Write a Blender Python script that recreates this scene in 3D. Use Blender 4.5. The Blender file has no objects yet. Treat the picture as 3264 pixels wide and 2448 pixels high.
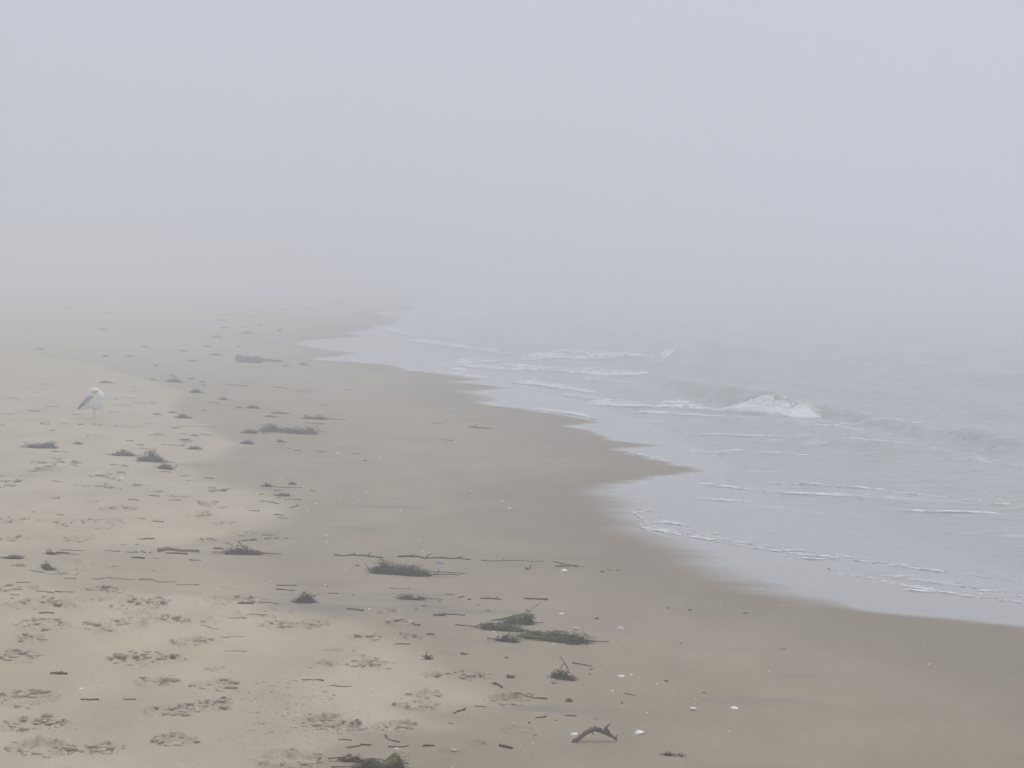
import bpy, bmesh, math, random
import numpy as np
from mathutils import Vector, Matrix

# ------------------------------------------------------------------ camera, sky, sun, exposure
scene = bpy.context.scene
COL = scene.collection
FPX = 6000.0                       # focal length in photograph pixels (3264 wide)
HORIZON = 862.0                    # photograph row of the horizon
EYE = 1.75
PITCH = math.atan((1224.0 - HORIZON) / FPX)
cam_data = bpy.data.cameras.new('camera')
cam_data.sensor_width = 36.0
cam_data.lens = FPX / 3264.0 * 36.0
cam_data.clip_start = 0.05
cam_data.clip_end = 6000.0
cam = bpy.data.objects.new('camera', cam_data)
COL.objects.link(cam)
cam.location = (0, 0, EYE)
cam.rotation_euler = (math.pi / 2 - PITCH, 0, 0)
scene.camera = cam

SUN_EL, SUN_AZ = math.radians(58), math.radians(35)     # high sun behind the fog, ahead and a little to the sea side
world = bpy.data.worlds.new('World')
scene.world = world
world.use_nodes = True
wn, wl = world.node_tree.nodes, world.node_tree.links
wn.clear()
sky = wn.new('ShaderNodeTexSky')
sky.sky_type = 'NISHITA'
sky.sun_disc = False
sky.sun_elevation = SUN_EL
sky.sun_rotation = SUN_AZ
sky.dust_density = 6.0
sky.air_density = 1.5
bg_sky = wn.new('ShaderNodeBackground'); bg_sky.inputs['Strength'].default_value = 0.09
wl.new(sky.outputs['Color'], bg_sky.inputs['Color'])
bg_fog = wn.new('ShaderNodeBackground')                  # the even grey of the fog deck overhead
bg_fog.inputs['Color'].default_value = (0.566, 0.610, 0.694, 1)
bg_fog.inputs['Strength'].default_value = 1.0
mixw = wn.new('ShaderNodeMixShader'); mixw.inputs[0].default_value = 0.93
wl.new(bg_sky.outputs[0], mixw.inputs[1]); wl.new(bg_fog.outputs[0], mixw.inputs[2])
wout = wn.new('ShaderNodeOutputWorld'); wl.new(mixw.outputs[0], wout.inputs['Surface'])

sun_data = bpy.data.lights.new('sun', 'SUN')
sun_data.energy = 1.5
sun_data.angle = math.radians(50)
sun_data.color = (1.0, 0.965, 0.92)
sun = bpy.data.objects.new('sun', sun_data); COL.objects.link(sun)
d = Vector((math.sin(SUN_AZ) * math.cos(SUN_EL), math.cos(SUN_AZ) * math.cos(SUN_EL), math.sin(SUN_EL)))
sun.rotation_euler = (-d).to_track_quat('-Z', 'Y').to_euler()
sun.location = d * 30

scene.view_settings.view_transform = 'Standard'
scene.view_settings.look = 'None'
scene.view_settings.exposure = 0.0
scene.view_settings.gamma = 1.0
scene.view_settings.use_curve_mapping = False
scene.cycles.max_bounces = 8
scene.cycles.volume_bounces = 4
scene.cycles.diffuse_bounces = 3
scene.cycles.glossy_bounces = 3
scene.cycles.use_denoising = True
scene.cycles.denoiser = 'OPENIMAGEDENOISE'
scene.cycles.sample_clamp_indirect = 4.0

HAZE_DENSITY = 0.0285

# ------------------------------------------------------------------ helpers
def material(name):
    m = bpy.data.materials.new(name); m.use_nodes = True
    nt = m.node_tree; nt.nodes.clear()
    out = nt.nodes.new('ShaderNodeOutputMaterial')
    b = nt.nodes.new('ShaderNodeBsdfPrincipled')
    nt.links.new(b.outputs[0], out.inputs['Surface'])
    return m, nt, b

def node(nt, kind, **kw):
    n = nt.nodes.new(kind)
    for k, v in kw.items():
        if k in n.inputs: n.inputs[k].default_value = v
        else: setattr(n, k, v)
    return n

def mixcol(nt, fac, a, b, blend='MIX'):
    n = nt.nodes.new('ShaderNodeMix'); n.data_type = 'RGBA'; n.blend_type = blend
    for i, v in ((0, fac), (6, a), (7, b)):
        if isinstance(v, bpy.types.NodeSocket): nt.links.new(v, n.inputs[i])
        else: n.inputs[i].default_value = v if i == 0 else (v[0], v[1], v[2], 1)
    return n.outputs[2]

def mth(nt, op, a, b=0.0, clamp=False):
    n = nt.nodes.new('ShaderNodeMath'); n.operation = op; n.use_clamp = clamp
    for i, v in ((0, a), (1, b)):
        if isinstance(v, bpy.types.NodeSocket): nt.links.new(v, n.inputs[i])
        else: n.inputs[i].default_value = v
    return n.outputs[0]

def ramp(nt, src, lo, hi, a=0.0, b=1.0):
    n = nt.nodes.new('ShaderNodeMapRange'); n.interpolation_type = 'SMOOTHSTEP'
    nt.links.new(src, n.inputs[0])
    n.inputs[1].default_value = lo; n.inputs[2].default_value = hi
    n.inputs[3].default_value = a; n.inputs[4].default_value = b
    return n.outputs[0]

def attr(nt, name):
    return node(nt, 'ShaderNodeAttribute', attribute_name=name).outputs['Fac']

def position(nt, scale=(1, 1, 1)):
    g = nt.nodes.new('ShaderNodeNewGeometry')
    m = nt.nodes.new('ShaderNodeMapping'); m.inputs['Scale'].default_value = scale
    nt.links.new(g.outputs['Position'], m.inputs['Vector'])
    return m.outputs[0]

def noise(nt, vec, scale, detail=3.0, rough=0.55):
    n = nt.nodes.new('ShaderNodeTexNoise')
    n.inputs['Scale'].default_value = scale; n.inputs['Detail'].default_value = detail
    n.inputs['Roughness'].default_value = rough
    nt.links.new(vec, n.inputs['Vector'])
    return n.outputs['Fac']

def bump(nt, b, height, strength, dist):
    n = nt.nodes.new('ShaderNodeBump'); n.inputs['Strength'].default_value = strength
    n.inputs['Distance'].default_value = dist
    nt.links.new(height, n.inputs['Height']); nt.links.new(n.outputs[0], b.inputs['Normal'])

def mesh_from(name, co, faces, mat=None, smooth=True, attrs=None):
    """co: (n,3) array, faces: (m,k) array or list of tuples."""
    me = bpy.data.meshes.new(name)
    co = np.asarray(co, dtype=np.float32)
    if isinstance(faces, np.ndarray):
        m, k = faces.shape
        me.vertices.add(len(co)); me.vertices.foreach_set('co', co.ravel())
        me.loops.add(m * k); me.loops.foreach_set('vertex_index', faces.astype(np.int32).ravel())
        me.polygons.add(m); me.polygons.foreach_set('loop_start', np.arange(0, m * k, k, dtype=np.int32))
        me.update(calc_edges=True)
    else:
        me.from_pydata(co.tolist(), [], faces); me.update()
    if smooth: me.polygons.foreach_set('use_smooth', np.ones(len(me.polygons), dtype=bool))
    if attrs:
        for k, v in attrs.items():
            a = me.attributes.new(k, 'FLOAT', 'POINT'); a.data.foreach_set('value', np.asarray(v, dtype=np.float32))
    if mat: me.materials.append(mat)
    return me

def link(name, data, parent=None, loc=None, rotz=None):
    o = bpy.data.objects.new(name, data); COL.objects.link(o)
    if parent: o.parent = parent
    if loc is not None: o.location = loc
    if rotz is not None: o.rotation_euler = (0, 0, rotz)
    return o

def tag(o, label=None, cat=None, group=None, kind=None):
    for k, v in (('label', label), ('category', cat), ('group', group), ('kind', kind)):
        if v: o[k] = v
    return o

# numpy noise
def _hash(ix, iy, seed):
    h = (ix.astype(np.int64) * 374761393 + iy.astype(np.int64) * 668265263 + seed * 974634277) & 0xFFFFFFFF
    h = ((h ^ (h >> 13)) * 1274126177) & 0xFFFFFFFF
    h = ((h ^ (h >> 16)) * 2246822519) & 0xFFFFFFFF
    return ((h ^ (h >> 15)) & 0xFFFFFF) / float(0xFFFFFF)

def vnoise(x, y, seed=0):
    x = np.asarray(x, dtype=np.float64); y = np.asarray(y, dtype=np.float64)
    ix, iy = np.floor(x), np.floor(y); fx, fy = x - ix, y - iy
    ux = fx * fx * fx * (fx * (fx * 6 - 15) + 10); uy = fy * fy * fy * (fy * (fy * 6 - 15) + 10)
    a, b = _hash(ix, iy, seed), _hash(ix + 1, iy, seed)
    c, e = _hash(ix, iy + 1, seed), _hash(ix + 1, iy + 1, seed)
    return 2 * ((a + (b - a) * ux) * (1 - uy) + (c + (e - c) * ux) * uy) - 1

def fbm(x, y, seed=0, octaves=3):
    s, a, t = 0.0, 1.0, 0.0
    for i in range(octaves):
        s = s + a * vnoise(x * 2 ** i, y * 2 ** i, seed + i * 17); t += a; a *= 0.5
    return s / t

def clods(x, y, seed):
    """Broken-crust height: each cell a tilted chunk, recessed at its edges."""
    ix, iy = np.floor(x), np.floor(y)
    best = np.full(x.shape, 9.0); sec = np.full(x.shape, 9.0); val = np.zeros(x.shape)
    for dx in (-1, 0, 1):
        for dy in (-1, 0, 1):
            cx, cy = ix + dx, iy + dy
            px = cx + 0.15 + 0.7 * _hash(cx, cy, seed); py = cy + 0.15 + 0.7 * _hash(cx, cy, seed + 5)
            dd = np.hypot(x - px, y - py)
            h = _hash(cx, cy, seed + 9) * 2 - 1 + (x - px) * (_hash(cx, cy, seed + 21) - 0.5) * 1.5 + (y - py) * (_hash(cx, cy, seed + 22) - 0.5) * 1.5
            near = dd < best
            sec = np.where(near, best, np.minimum(sec, dd))
            val = np.where(near, h, val); best = np.where(near, dd, best)
    return val * np.clip((sec - best) * 4, 0, 1)

def sstep(a, b, x):
    t = np.clip((x - a) / (b - a), 0, 1); return t * t * (3 - 2 * t)

def signed_distance(px, py, poly):
    """Distance to a closed polygon, positive inside."""
    poly = np.asarray(poly, dtype=np.float64)
    best = np.full(px.shape, 1e9); inside = np.zeros(px.shape, dtype=bool)
    n = len(poly)
    for i in range(n):
        x1, y1 = poly[i]; x2, y2 = poly[(i + 1) % n]
        ex, ey = x2 - x1, y2 - y1
        t = np.clip(((px - x1) * ex + (py - y1) * ey) / (ex * ex + ey * ey + 1e-12), 0, 1)
        best = np.minimum(best, (px - x1 - t * ex) ** 2 + (py - y1 - t * ey) ** 2)
        if y1 != y2:
            c = ((y1 > py) != (y2 > py)) & (px < ex * (py - y1) / (y2 - y1) + x1)
            inside ^= c
    return np.where(inside, 1, -1) * np.sqrt(best)

# ------------------------------------------------------------------ where things stand: a sight line meets the beach
def ray(px, py):
    u, v = (px - 1632.0) / FPX, (1224.0 - py) / FPX
    c, s = math.cos(PITCH), math.sin(PITCH)
    return u, c + v * s, -s + v * c          # x, y (ahead), z

SHORE = np.array([(-20, 4.6), (0, 4.2), (5, 3.3), (8.9, 2.4), (12.7, 1.35), (17, 0.9), (22, 0.35), (27, -0.3), (34, -1.9), (41, -3.2), (50, -3.4), (70, -3.2), (100, -3.0), (200, -3), (4000, -3)])
_row = 840.0 + EYE * FPX / np.maximum(SHORE[:, 0], 3.0)
_far = np.where(SHORE[:, 0] >= 5, EYE * FPX / np.maximum(_row - HORIZON, 4.0), SHORE[:, 0]); _far = np.where(SHORE[:, 0] > 150, SHORE[:, 0] * 1.6, _far)
SHORE[:, 1] *= np.where(SHORE[:, 0] >= 5, np.minimum(_far / np.maximum(SHORE[:, 0], 1), 1.4), 1.0); SHORE[:, 0] = _far
def shore_x(y): return np.interp(y, SHORE[:, 0], SHORE[:, 1])

def base_z(x, y):
    x = np.asarray(x, dtype=np.float64); y = np.asarray(y, dtype=np.float64)
    s = shore_x(y) - x                        # metres up the beach from the water
    z = np.where(s > 0, 0.9 * (1 - np.exp(-np.maximum(s, 0) * 0.042 / 0.9)), 0.05 * s)
    z = np.maximum(z, -1.6)
    z = z + 1.1 * sstep(34, 70, s) * (0.75 + 0.25 * vnoise(x * 0.06, y * 0.06, 3))
    return z

def hit(px, py, zf=base_z):
    dx, dy, dz = ray(px, py)
    z = 0.0
    for _ in range(14):
        t = (EYE - z) / -dz
        z = float(zf(np.array(dx * t), np.array(dy * t)))
    return dx * t, dy * t, z

def to_world(pts):
    return [hit(px, py)[:2] for px, py in pts]

# ------------------------------------------------------------------ outlines of the swash and of the sand zones
FILM_PX = [(3264,1997),(2974,1965),(2710,1932),(2466,1873),(2364,1838),(2310,1815),(2240,1768),(2149,1724),(2047,1702),(2030,1682),(2010,1643),(2000,1612),(1965,1592),(1925,1570),(1965,1545),(2100,1522),(2170,1513),(2215,1503),(2218,1492),(2149,1481),(2088,1464),(1986,1446),(1960,1430),(2080,1421),(1954,1405),(1917,1387),(1885,1373),(1791,1357),(1926,1349),(1844,1332),(1694,1309),(1600,1295),(1511,1283),(1580,1275),(1544,1261),(1491,1249),(1617,1236),(1524,1222),(1450,1218),(1540,1212),(1442,1196),(1369,1188),(1300,1180),(1242,1165),(1134,1155),(982,1145),(1141,1126),(1025,1114),(935,1094),(982,1083),(1152,1074),(1116,1062),(1185,1047),(1260,1029),(1275,1014),(1188,998),(1330,985),(1300,960),(1400,940),(1420,915),(1500,890)]
SEA_PX = [(3264,1912),(3157,1902),(3015,1883),(2893,1871),(2771,1843),(2673,1832),(2590,1800),(2500,1767),(2388,1750),(2251,1730),(2149,1716),(2047,1696),(2036,1682),(2060,1668),(2047,1660),(2017,1643),(2060,1636),(2160,1631),(2250,1615),(2270,1580),(2190,1540),(2180,1523),(2330,1495),(2290,1450),(2160,1405),(2130,1382),(2010,1330),(1900,1298),(1870,1285),(1750,1252),(1640,1218),(1600,1205),(1540,1200),(1450,1190),(1400,1180),(1440,1160),(1300,1135),(1180,1118),(1150,1100),(1250,1080),(1230,1062),(1190,1047),(1290,1030),(1330,1010),(1300,990),(1400,960),(1450,925),(1520,890)]
DRY_PX = [
    [(-900,1060),(0,1110),(300,1160),(600,1260),(520,1300),(760,1420),(600,1480),(700,1535),(830,1560),(920,1600),(860,1680),(600,1735),(0,1745),(-900,1745)],
    [(-900,1865),(0,1850),(400,1872),(720,1905),(1000,1950),(1160,1985),(1300,2060),(1420,2140),(1500,2175),(1640,2235),(1480,2252),(1330,2268),(1430,2325),(1200,2345),(1060,2400),(900,2500),(700,3000),(-900,3000)],
]
far = [(3000, 2500), (3000, -40), (5.0, -40), (4.3, 0)]
FILM = to_world(FILM_PX) + [(-2.0, 260), (-2.0, 2500)] + far
SEA = to_world(SEA_PX) + [(-1.5, 260), (-1.5, 2500)] + [(3000, 2500), (3000, -40), (6.2, -40), (5.2, 0)]
DRY = [to_world(p) for p in DRY_PX]

# footprints and scuffs traced from the photograph: centre x, y, width, height in its pixels, roughness
PRINTS = [(122,1918,163,30,1),(441,1922,170,45,1.2),(145,1983,165,35,1),(375,1989,175,45,1),(555,1971,95,20,1),(605,2040,100,50,.6),(60,2081,130,35,1),(460,2097,200,45,1.1),(687,2130,50,12,.5),(492,2168,100,30,.8),(683,2178,120,35,.8),(85,2219,165,45,1),(540,2260,145,35,1),(680,2245,115,50,1.3),(115,2303,210,45,.8),(145,2382,185,50,1.1),(313,2386,115,35,1),(560,2361,115,30,.9),(925,2424,220,50,1),(100,2028,85,20,.8),(320,1877,130,20,.7),(745,1906,160,20,.8),(65,1873,130,15,.7),
 (1265,1987,85,22,1),(1158,2032,100,20,.8),(1310,2032,60,18,.8),(1040,2117,75,15,.8),(1187,2118,115,30,1),(1378,2155,65,18,.4),(1500,2157,100,22,1),(1360,2213,100,22,1),(1330,2245,120,35,1),(1260,2317,130,32,1),(1622,2232,110,32,.9),(990,1987,95,22,.9),(875,1987,95,22,1),(1062,2072,80,15,.4),(1132,2090,75,12,.4),(1437,2398,95,15,.15),(1515,2370,75,18,.2),(1240,1951,60,14,.8),(1416,2089,70,15,.2),(1010,2300,120,30,.9),(1100,2318,120,22,.8),(1650,2325,90,25,.15),
 (290,1673,200,55,.9),(240,1721,95,20,.8),(40,1656,85,18,.9),(35,1540,75,20,.9),(716,1668,65,16,.8),(657,1597,60,14,.8),(696,1613,55,12,.8),(618,1640,90,16,.8),(118,1304,70,12,.6),(305,1387,45,12,.6),(255,1600,110,16,.8),(380,1620,110,16,.8),(30,1720,70,16,.8),(640,1528,70,12,.6),(700,1560,60,12,.7),(300,1545,130,12,.8),(110,1500,60,10,.6),(420,1360,60,14,.7),(510,1385,50,10,.7),(170,1350,70,10,.6),(780,1700,70,14,.6),(660,1720,60,12,.8),(240,1320,40,8,.5)]

# ------------------------------------------------------------------ beach
def polar_axes(n_in, rows_in, half=0.30):
    th_in = np.linspace(-half, half, n_in)
    t = np.linspace(0, 1, 46)[1:]
    out = half + (math.pi - half) * t ** 1.8
    th = np.concatenate([-out[::-1], th_in, out])
    r_in = 1.0 / np.linspace(1 / 5.4, 1 / 95.0, rows_in)
    r = np.concatenate([[0.02, 0.6, 1.2, 1.8, 2.4, 3.0, 3.6, 4.1, 4.6, 5.0], r_in, 95 * (2600 / 95.0) ** (np.arange(1, 50) / 49.0)])
    return r, th

def quads(nr, nt):
    i = np.arange(nr - 1)[:, None] * nt + np.arange(nt - 1)[None, :]
    i = i.ravel()
    return np.stack([i, i + nt, i + nt + 1, i + 1], axis=1)

R_AX, T_AX = polar_axes(880, 760)
RR, TT = np.meshgrid(R_AX, T_AX, indexing='ij')
BX, BY = RR * np.sin(TT), RR * np.cos(TT)
warp_x = 0.10 * fbm(BX * 1.3, BY * 0.8, 41, 3); warp_y = 0.16 * fbm(BX * 1.1 + 9, BY * 0.7, 43, 3)
dry = np.zeros(BX.shape)
for p in DRY:
    sd = signed_distance(BX + warp_x, BY + warp_y, p)
    dry = np.maximum(dry, sstep(-0.16, 0.14, sd) * (0.80 + 0.2 * fbm(BX * 2.2, BY * 1.2, 50, 3)))
dry = np.maximum(dry, sstep(5.0, 9.0, shore_x(BY) - BX) * 0.8)
dry = np.maximum(dry, sstep(1.2, 5.5, shore_x(BY) - BX + 0.6 * fbm(BX * 0.3, BY * 0.12, 55, 2)) * 0.75 * sstep(24, 42, RR))
sd = signed_distance(BX + warp_x, BY + warp_y, to_world([(-900,1700),(500,1700),(760,1740),(620,1800),(760,1910),(300,1900),(-900,1900)]))
dry = np.maximum(dry, sstep(-0.5, 0.3, sd) * 0.5)
FILM_SD = signed_distance(BX + 0.5 * warp_x, BY + 0.5 * warp_y, FILM)
BZ = base_z(BX, BY)
near = sstep(60, 30, RR)
BZ += near * (0.012 * fbm(BX * 0.55, BY * 0.35, 61, 2) + dry * (0.008 * fbm(BX * 2.0, BY * 1.3, 62, 3) + 0.0022 * fbm(BX * 11, BY * 11, 64, 2)))
rough_far = dry * near * sstep(9, 14, RR)
BZ += rough_far * 0.010 * fbm(BX * 4.0, BY * 2.4, 66, 3)

def stamp(x, y, a, b, d, rough, ang, seed):
    rad = max(a, b) * 1.7
    r0, t0 = math.hypot(x, y), math.atan2(x, y)
    i0, i1 = np.searchsorted(R_AX, [r0 - rad, r0 + rad]); j0, j1 = np.searchsorted(T_AX, [t0 - rad / r0, t0 + rad / r0])
    if i1 - i0 < 2 or j1 - j0 < 2: return
    s = (slice(i0, i1), slice(j0, j1))
    dx, dy = BX[s] - x, BY[s] - y
    ca, sa = math.cos(ang), math.sin(ang)
    u, v = (dx * ca + dy * sa) / a, (-dx * sa + dy * ca) / b
    r = np.hypot(u, v) + 0.22 * vnoise(u * 1.7, v * 1.7, seed)
    inside = sstep(1.02, 0.78, r)
    ring = np.exp(-((r - 1.06) / 0.15) ** 2)
    c = clods(BX[s] / 0.030, BY[s] / 0.036, seed)
    c2 = clods(BX[s] / 0.015 + 7, BY[s] / 0.020, seed + 3)
    m = sstep(1.45, 0.95, r); patch = np.clip(0.5 + 1.1 * vnoise(u * 1.6 + 5, v * 1.6, seed + 6), 0, 1)
    BZ[s] += d * (-0.6 * inside * (0.7 + 0.3 * vnoise(u * 2.3, v * 2.3, seed + 2)) + ring * np.clip(0.15 + 0.6 * vnoise(u * 1.5 + 3, v * 1.5, seed + 4), 0, 1)
                  + rough * m * (0.28 * c + 0.20 * c2) * patch)

rng = random.Random(7)
PRINT_WORLD = []
for k, (px, py, w, h, rough) in enumerate(PRINTS):
    x, y, z = hit(px, py)
    pm = FPX / y
    a = w / 2 / pm
    b = min(max(h / 2 * y / (py - HORIZON), a * 0.42), a * 1.3)
    dep = (0.020 if rough > 0.35 else 0.010) * (1.0 + 0.25 * rough)
    stamp(x, y, a, b, dep, rough, rng.uniform(-0.3, 0.3), 100 + k * 7)
    PRINT_WORLD.append((x, y, a, b, rough))
for k in range(330):                                      # older, softer scuffs all over the upper beach
    y = 1.0 / rng.uniform(1 / 48.0, 1 / 8.5); x = rng.uniform(-0.29, 0.06) * y
    i, j = np.searchsorted(R_AX, math.hypot(x, y)), np.searchsorted(T_AX, math.atan2(x, y))
    if dry[i, j] < 0.35: continue
    a = rng.uniform(0.05, 0.13) * (1.25 if y > 14 else 0.8)
    stamp(x, y, a, a * rng.uniform(0.5, 1.3), rng.uniform(0.008, 0.019), rng.uniform(0.4, 1.0), rng.uniform(-1.5, 1.5), 900 + k * 5)
    if y < 30: PRINT_WORLD.append((x, y, a * 0.7, a * 0.6, 0.35))

def ground(x, y):
    """Height of the finished beach."""
    x = float(x); y = float(y)
    r, t = math.hypot(x, y), math.atan2(x, y)
    i = min(max(int(np.searchsorted(R_AX, r)) - 1, 0), len(R_AX) - 2); j = min(max(int(np.searchsorted(T_AX, t)) - 1, 0), len(T_AX) - 2)
    fu = min(max((r - R_AX[i]) / (R_AX[i + 1] - R_AX[i]), 0), 1); fv = min(max((t - T_AX[j]) / (T_AX[j + 1] - T_AX[j]), 0), 1)
    return float((BZ[i, j] * (1 - fv) + BZ[i, j + 1] * fv) * (1 - fu) + (BZ[i + 1, j] * (1 - fv) + BZ[i + 1, j + 1] * fv) * fu)

def at(px, py):
    """The point of the beach that the photograph shows at this pixel."""
    x, y, z = hit(px, py, lambda a, b: ground(a, b))
    return Vector((x, y, ground(x, y)))

# soft edge where the film drains away, crisp where it runs up
soft = 0.11 + 0.28 * sstep(-0.2, 0.6, vnoise(BX * 0.9, BY * 0.35, 71))
film = sstep(-soft, soft * 0.7, FILM_SD + 0.13 * fbm(BX * 0.9, BY * 4.5, 73, 3))
damp_band = sstep(-1.7, -0.1, FILM_SD + 0.2 * fbm(BX * 0.8, BY * 0.4, 75, 2))

m_sand, nt, b = material('sand')
a_dry, a_film, a_band = attr(nt, 'dry'), attr(nt, 'film'), attr(nt, 'band')
pos = position(nt)
streak = noise(nt, position(nt, (0.7, 3.2, 1)), 1.1, 4)
fine = noise(nt, pos, 420, 2)
mott = noise(nt, position(nt, (1.0, 0.6, 1)), 2.3, 5)
dry_c = mixcol(nt, ramp(nt, mott, 0.3, 0.7), (0.500, 0.432, 0.322), (0.575, 0.503, 0.382))
damp_c = mixcol(nt, ramp(nt, mott, 0.3, 0.7), (0.345, 0.293, 0.218), (0.397, 0.338, 0.253))
damp_c = mixcol(nt, mth(nt, 'MULTIPLY', ramp(nt, streak, 0.53, 0.68, 0.0, 0.75), ramp(nt, noise(nt, position(nt, (1.0, 0.8, 1)), 0.9, 2), 0.4, 0.6)), damp_c, (0.255, 0.238, 0.212))      # dark mineral streaks
damp_c = mixcol(nt, mth(nt, 'MULTIPLY', a_band, 0.55), damp_c, (0.215, 0.170, 0.132))
col = mixcol(nt, a_dry, damp_c, dry_c)
grain = noise(nt, pos, 170, 2, 0.7)
col = mixcol(nt, ramp(nt, grain, 0.2, 0.8, 0.0, 0.45), col, mixcol(nt, 1.0, col, (0.45, 0.42, 0.40), 'MULTIPLY'))
col = mixcol(nt, ramp(nt, fine, 0.62, 0.75, 0.0, 0.5), col, mixcol(nt, 1.0, col, (1.45, 1.4, 1.35), 'MULTIPLY'))
col = mixcol(nt, a_film, col, (0.300, 0.290, 0.280))
nt.links.new(col, b.inputs['Base Color'])
rg = mth(nt, 'SUBTRACT', 0.80, mth(nt, 'MULTIPLY', a_film, 0.70))
nt.links.new(mth(nt, 'SUBTRACT', rg, mth(nt, 'MULTIPLY', a_band, 0.08), True), b.inputs['Roughness'])
b.inputs['IOR'].default_value = 1.4
nt.links.new(mth(nt, 'ADD', mth(nt, 'MULTIPLY', a_film, 0.75), 0.10), b.inputs['Specular IOR Level'])
bh = mth(nt, 'MULTIPLY', mth(nt, 'ADD', grain, mth(nt, 'MULTIPLY', noise(nt, pos, 60, 3), 1.6)), mth(nt, 'SUBTRACT', 1.0, mth(nt, 'MULTIPLY', a_film, 0.97)))
bump(nt, b, bh, 0.5, 0.004)

co = np.stack([BX, BY, BZ], axis=-1).reshape(-1, 3)
beach = link('beach', mesh_from('beach', co, quads(*BX.shape), m_sand, True, {'dry': dry.ravel(), 'film': film.ravel(), 'band': damp_band.ravel()}))
tag(beach, kind='structure')

# ------------------------------------------------------------------ sea: a thin sheet at the edge, small breakers farther out
SEA_LEVEL = -0.035
def on_sea(px, py, z=SEA_LEVEL):
    dx, dy, dz = ray(px, py); t = (EYE - z) / -dz
    return dx * t, dy * t

R2, T2 = polar_axes(640, 560)
SR, ST = np.meshgrid(R2, T2, indexing='ij')
SX, SY = SR * np.sin(ST), SR * np.cos(ST)
wob = 0.05 * fbm(SX * 3.5, SY * 2.0, 81, 3)
SEA_SD = signed_distance(SX + wob, SY + wob, SEA)
def ground_grid(x, y):
    r, t = np.hypot(x, y), np.arctan2(x, y)
    i = np.clip(np.searchsorted(R_AX, r) - 1, 0, len(R_AX) - 2); j = np.clip(np.searchsorted(T_AX, t) - 1, 0, len(T_AX) - 2)
    fu = np.clip((r - R_AX[i]) / (R_AX[i + 1] - R_AX[i]), 0, 1); fv = np.clip((t - T_AX[j]) / (T_AX[j + 1] - T_AX[j]), 0, 1)
    return (BZ[i, j] * (1 - fv) + BZ[i, j + 1] * fv) * (1 - fu) + (BZ[i + 1, j] * (1 - fv) + BZ[i + 1, j + 1] * fv) * fu
bz = ground_grid(SX, SY)
off = SX - shore_x(SY)                                     # metres out from the shore

def crest(pts, width_sea, width_shore):
    """Ridge along a line of (px, py, height): lifts the sea, steep towards the shore. Returns height and the foot-to-top share."""
    P = [(*on_sea(px, py, h * 0.8 + SEA_LEVEL), h) for px, py, h in pts]
    best = np.full(SX.shape, 1e9); H = np.zeros(SX.shape); side = np.zeros(SX.shape)
    for (x1, y1, h1), (x2, y2, h2) in zip(P, P[1:]):
        ex, ey = x2 - x1, y2 - y1; L = math.hypot(ex, ey)
        t = np.clip(((SX - x1) * ex + (SY - y1) * ey) / (L * L), 0, 1)
        dd = np.hypot(SX - x1 - t * ex, SY - y1 - t * ey)
        sgn = ((SX - x1) * ey - (SY - y1) * ex)
        nearer = dd < best
        best = np.where(nearer, dd, best); H = np.where(nearer, h1 + (h2 - h1) * t, H); side = np.where(nearer, -np.sign(sgn), side)
    return best * side, H

ramp_off = sstep(0.6, 5.0, off)
AL, AC = 0.85 * SX - 0.53 * SY, 0.53 * SX + 0.85 * SY                # along and across the little waves
ripple = 0.026 * fbm(AL * 0.7, AC * 2.0, 83, 3) + 0.012 * fbm(AL * 1.8, AC * 5.5, 85, 2)
u = off + 0.10 * SY + 0.5 * fbm(SX * 0.22, SY * 0.13, 87, 2)
swell = 0.045 * np.sin(u * 2 * math.pi / 3.6) * (0.6 + 0.4 * vnoise(SX * 0.2, SY * 0.09, 88)) + 0.03 * np.sin(u * 2 * math.pi / 1.7 + 2)
waves = ramp_off * swell * sstep(300, 60, SR) + sstep(0.2, 2.0, off) * ripple * (0.5 + 1.2 * ramp_off)
BREAK = [(2110,1215,0.05),(2190,1216,0.14),(2270,1220,0.18),(2345,1238,0.24),(2430,1258,0.25),(2500,1275,0.22),(2570,1283,0.20),(2620,1288,0.17),(2700,1308,0.11),(2850,1335,0.10),(3060,1365,0.12),(3264,1400,0.09),(3600,1450,0.06)]
WAVES = [(BREAK, 0.42, 0.17, 90),
         ([(1990,1140,0.02),(2150,1118,0.10),(2260,1100,0.12),(2420,1120,0.09),(2700,1135,0.06),(3000,1150,0.05)], 0.6, 0.3, 91),
         ([(2460,1396,0.03),(2540,1392,0.055),(2650,1404,0.05),(2900,1430,0.05),(3264,1450,0.05),(3500,1465,0.04)], 0.28, 0.11, 92),
         ([(2700,1180,0.05),(2900,1190,0.10),(3100,1200,0.10),(3400,1215,0.08)], 0.7, 0.4, 93)]
crest_d = crest_h = None
for pts, ws, wsh, seed in WAVES:
    dd, H = crest(pts, ws, wsh)
    dd = dd + 0.10 * fbm(SX * 1.8, SY * 0.8, seed, 2)
    prof = np.where(dd > 0, np.exp(-(dd / ws) ** 2), np.exp(-(dd / wsh) ** 2) - 0.12 * np.exp(-((dd + 2.3 * wsh) / (1.4 * wsh)) ** 2))
    waves += H * prof * (1 + 0.18 * fbm(SX * 3, SY * 1.5, seed + 3, 2))
    if crest_d is None: crest_d, crest_h = dd, H
sheet = bz + 0.009 * sstep(0.0, 0.25, SEA_SD) + 0.0015 * fbm(SX * 4, SY * 2, 95, 2)
SZ = np.maximum(sheet, SEA_LEVEL + waves)
SZ = np.where(SEA_SD > 0, bz + (SZ - bz) * sstep(0.0, 0.22, SEA_SD), bz - 0.03 * sstep(0.0, 0.2, -SEA_SD))

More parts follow.
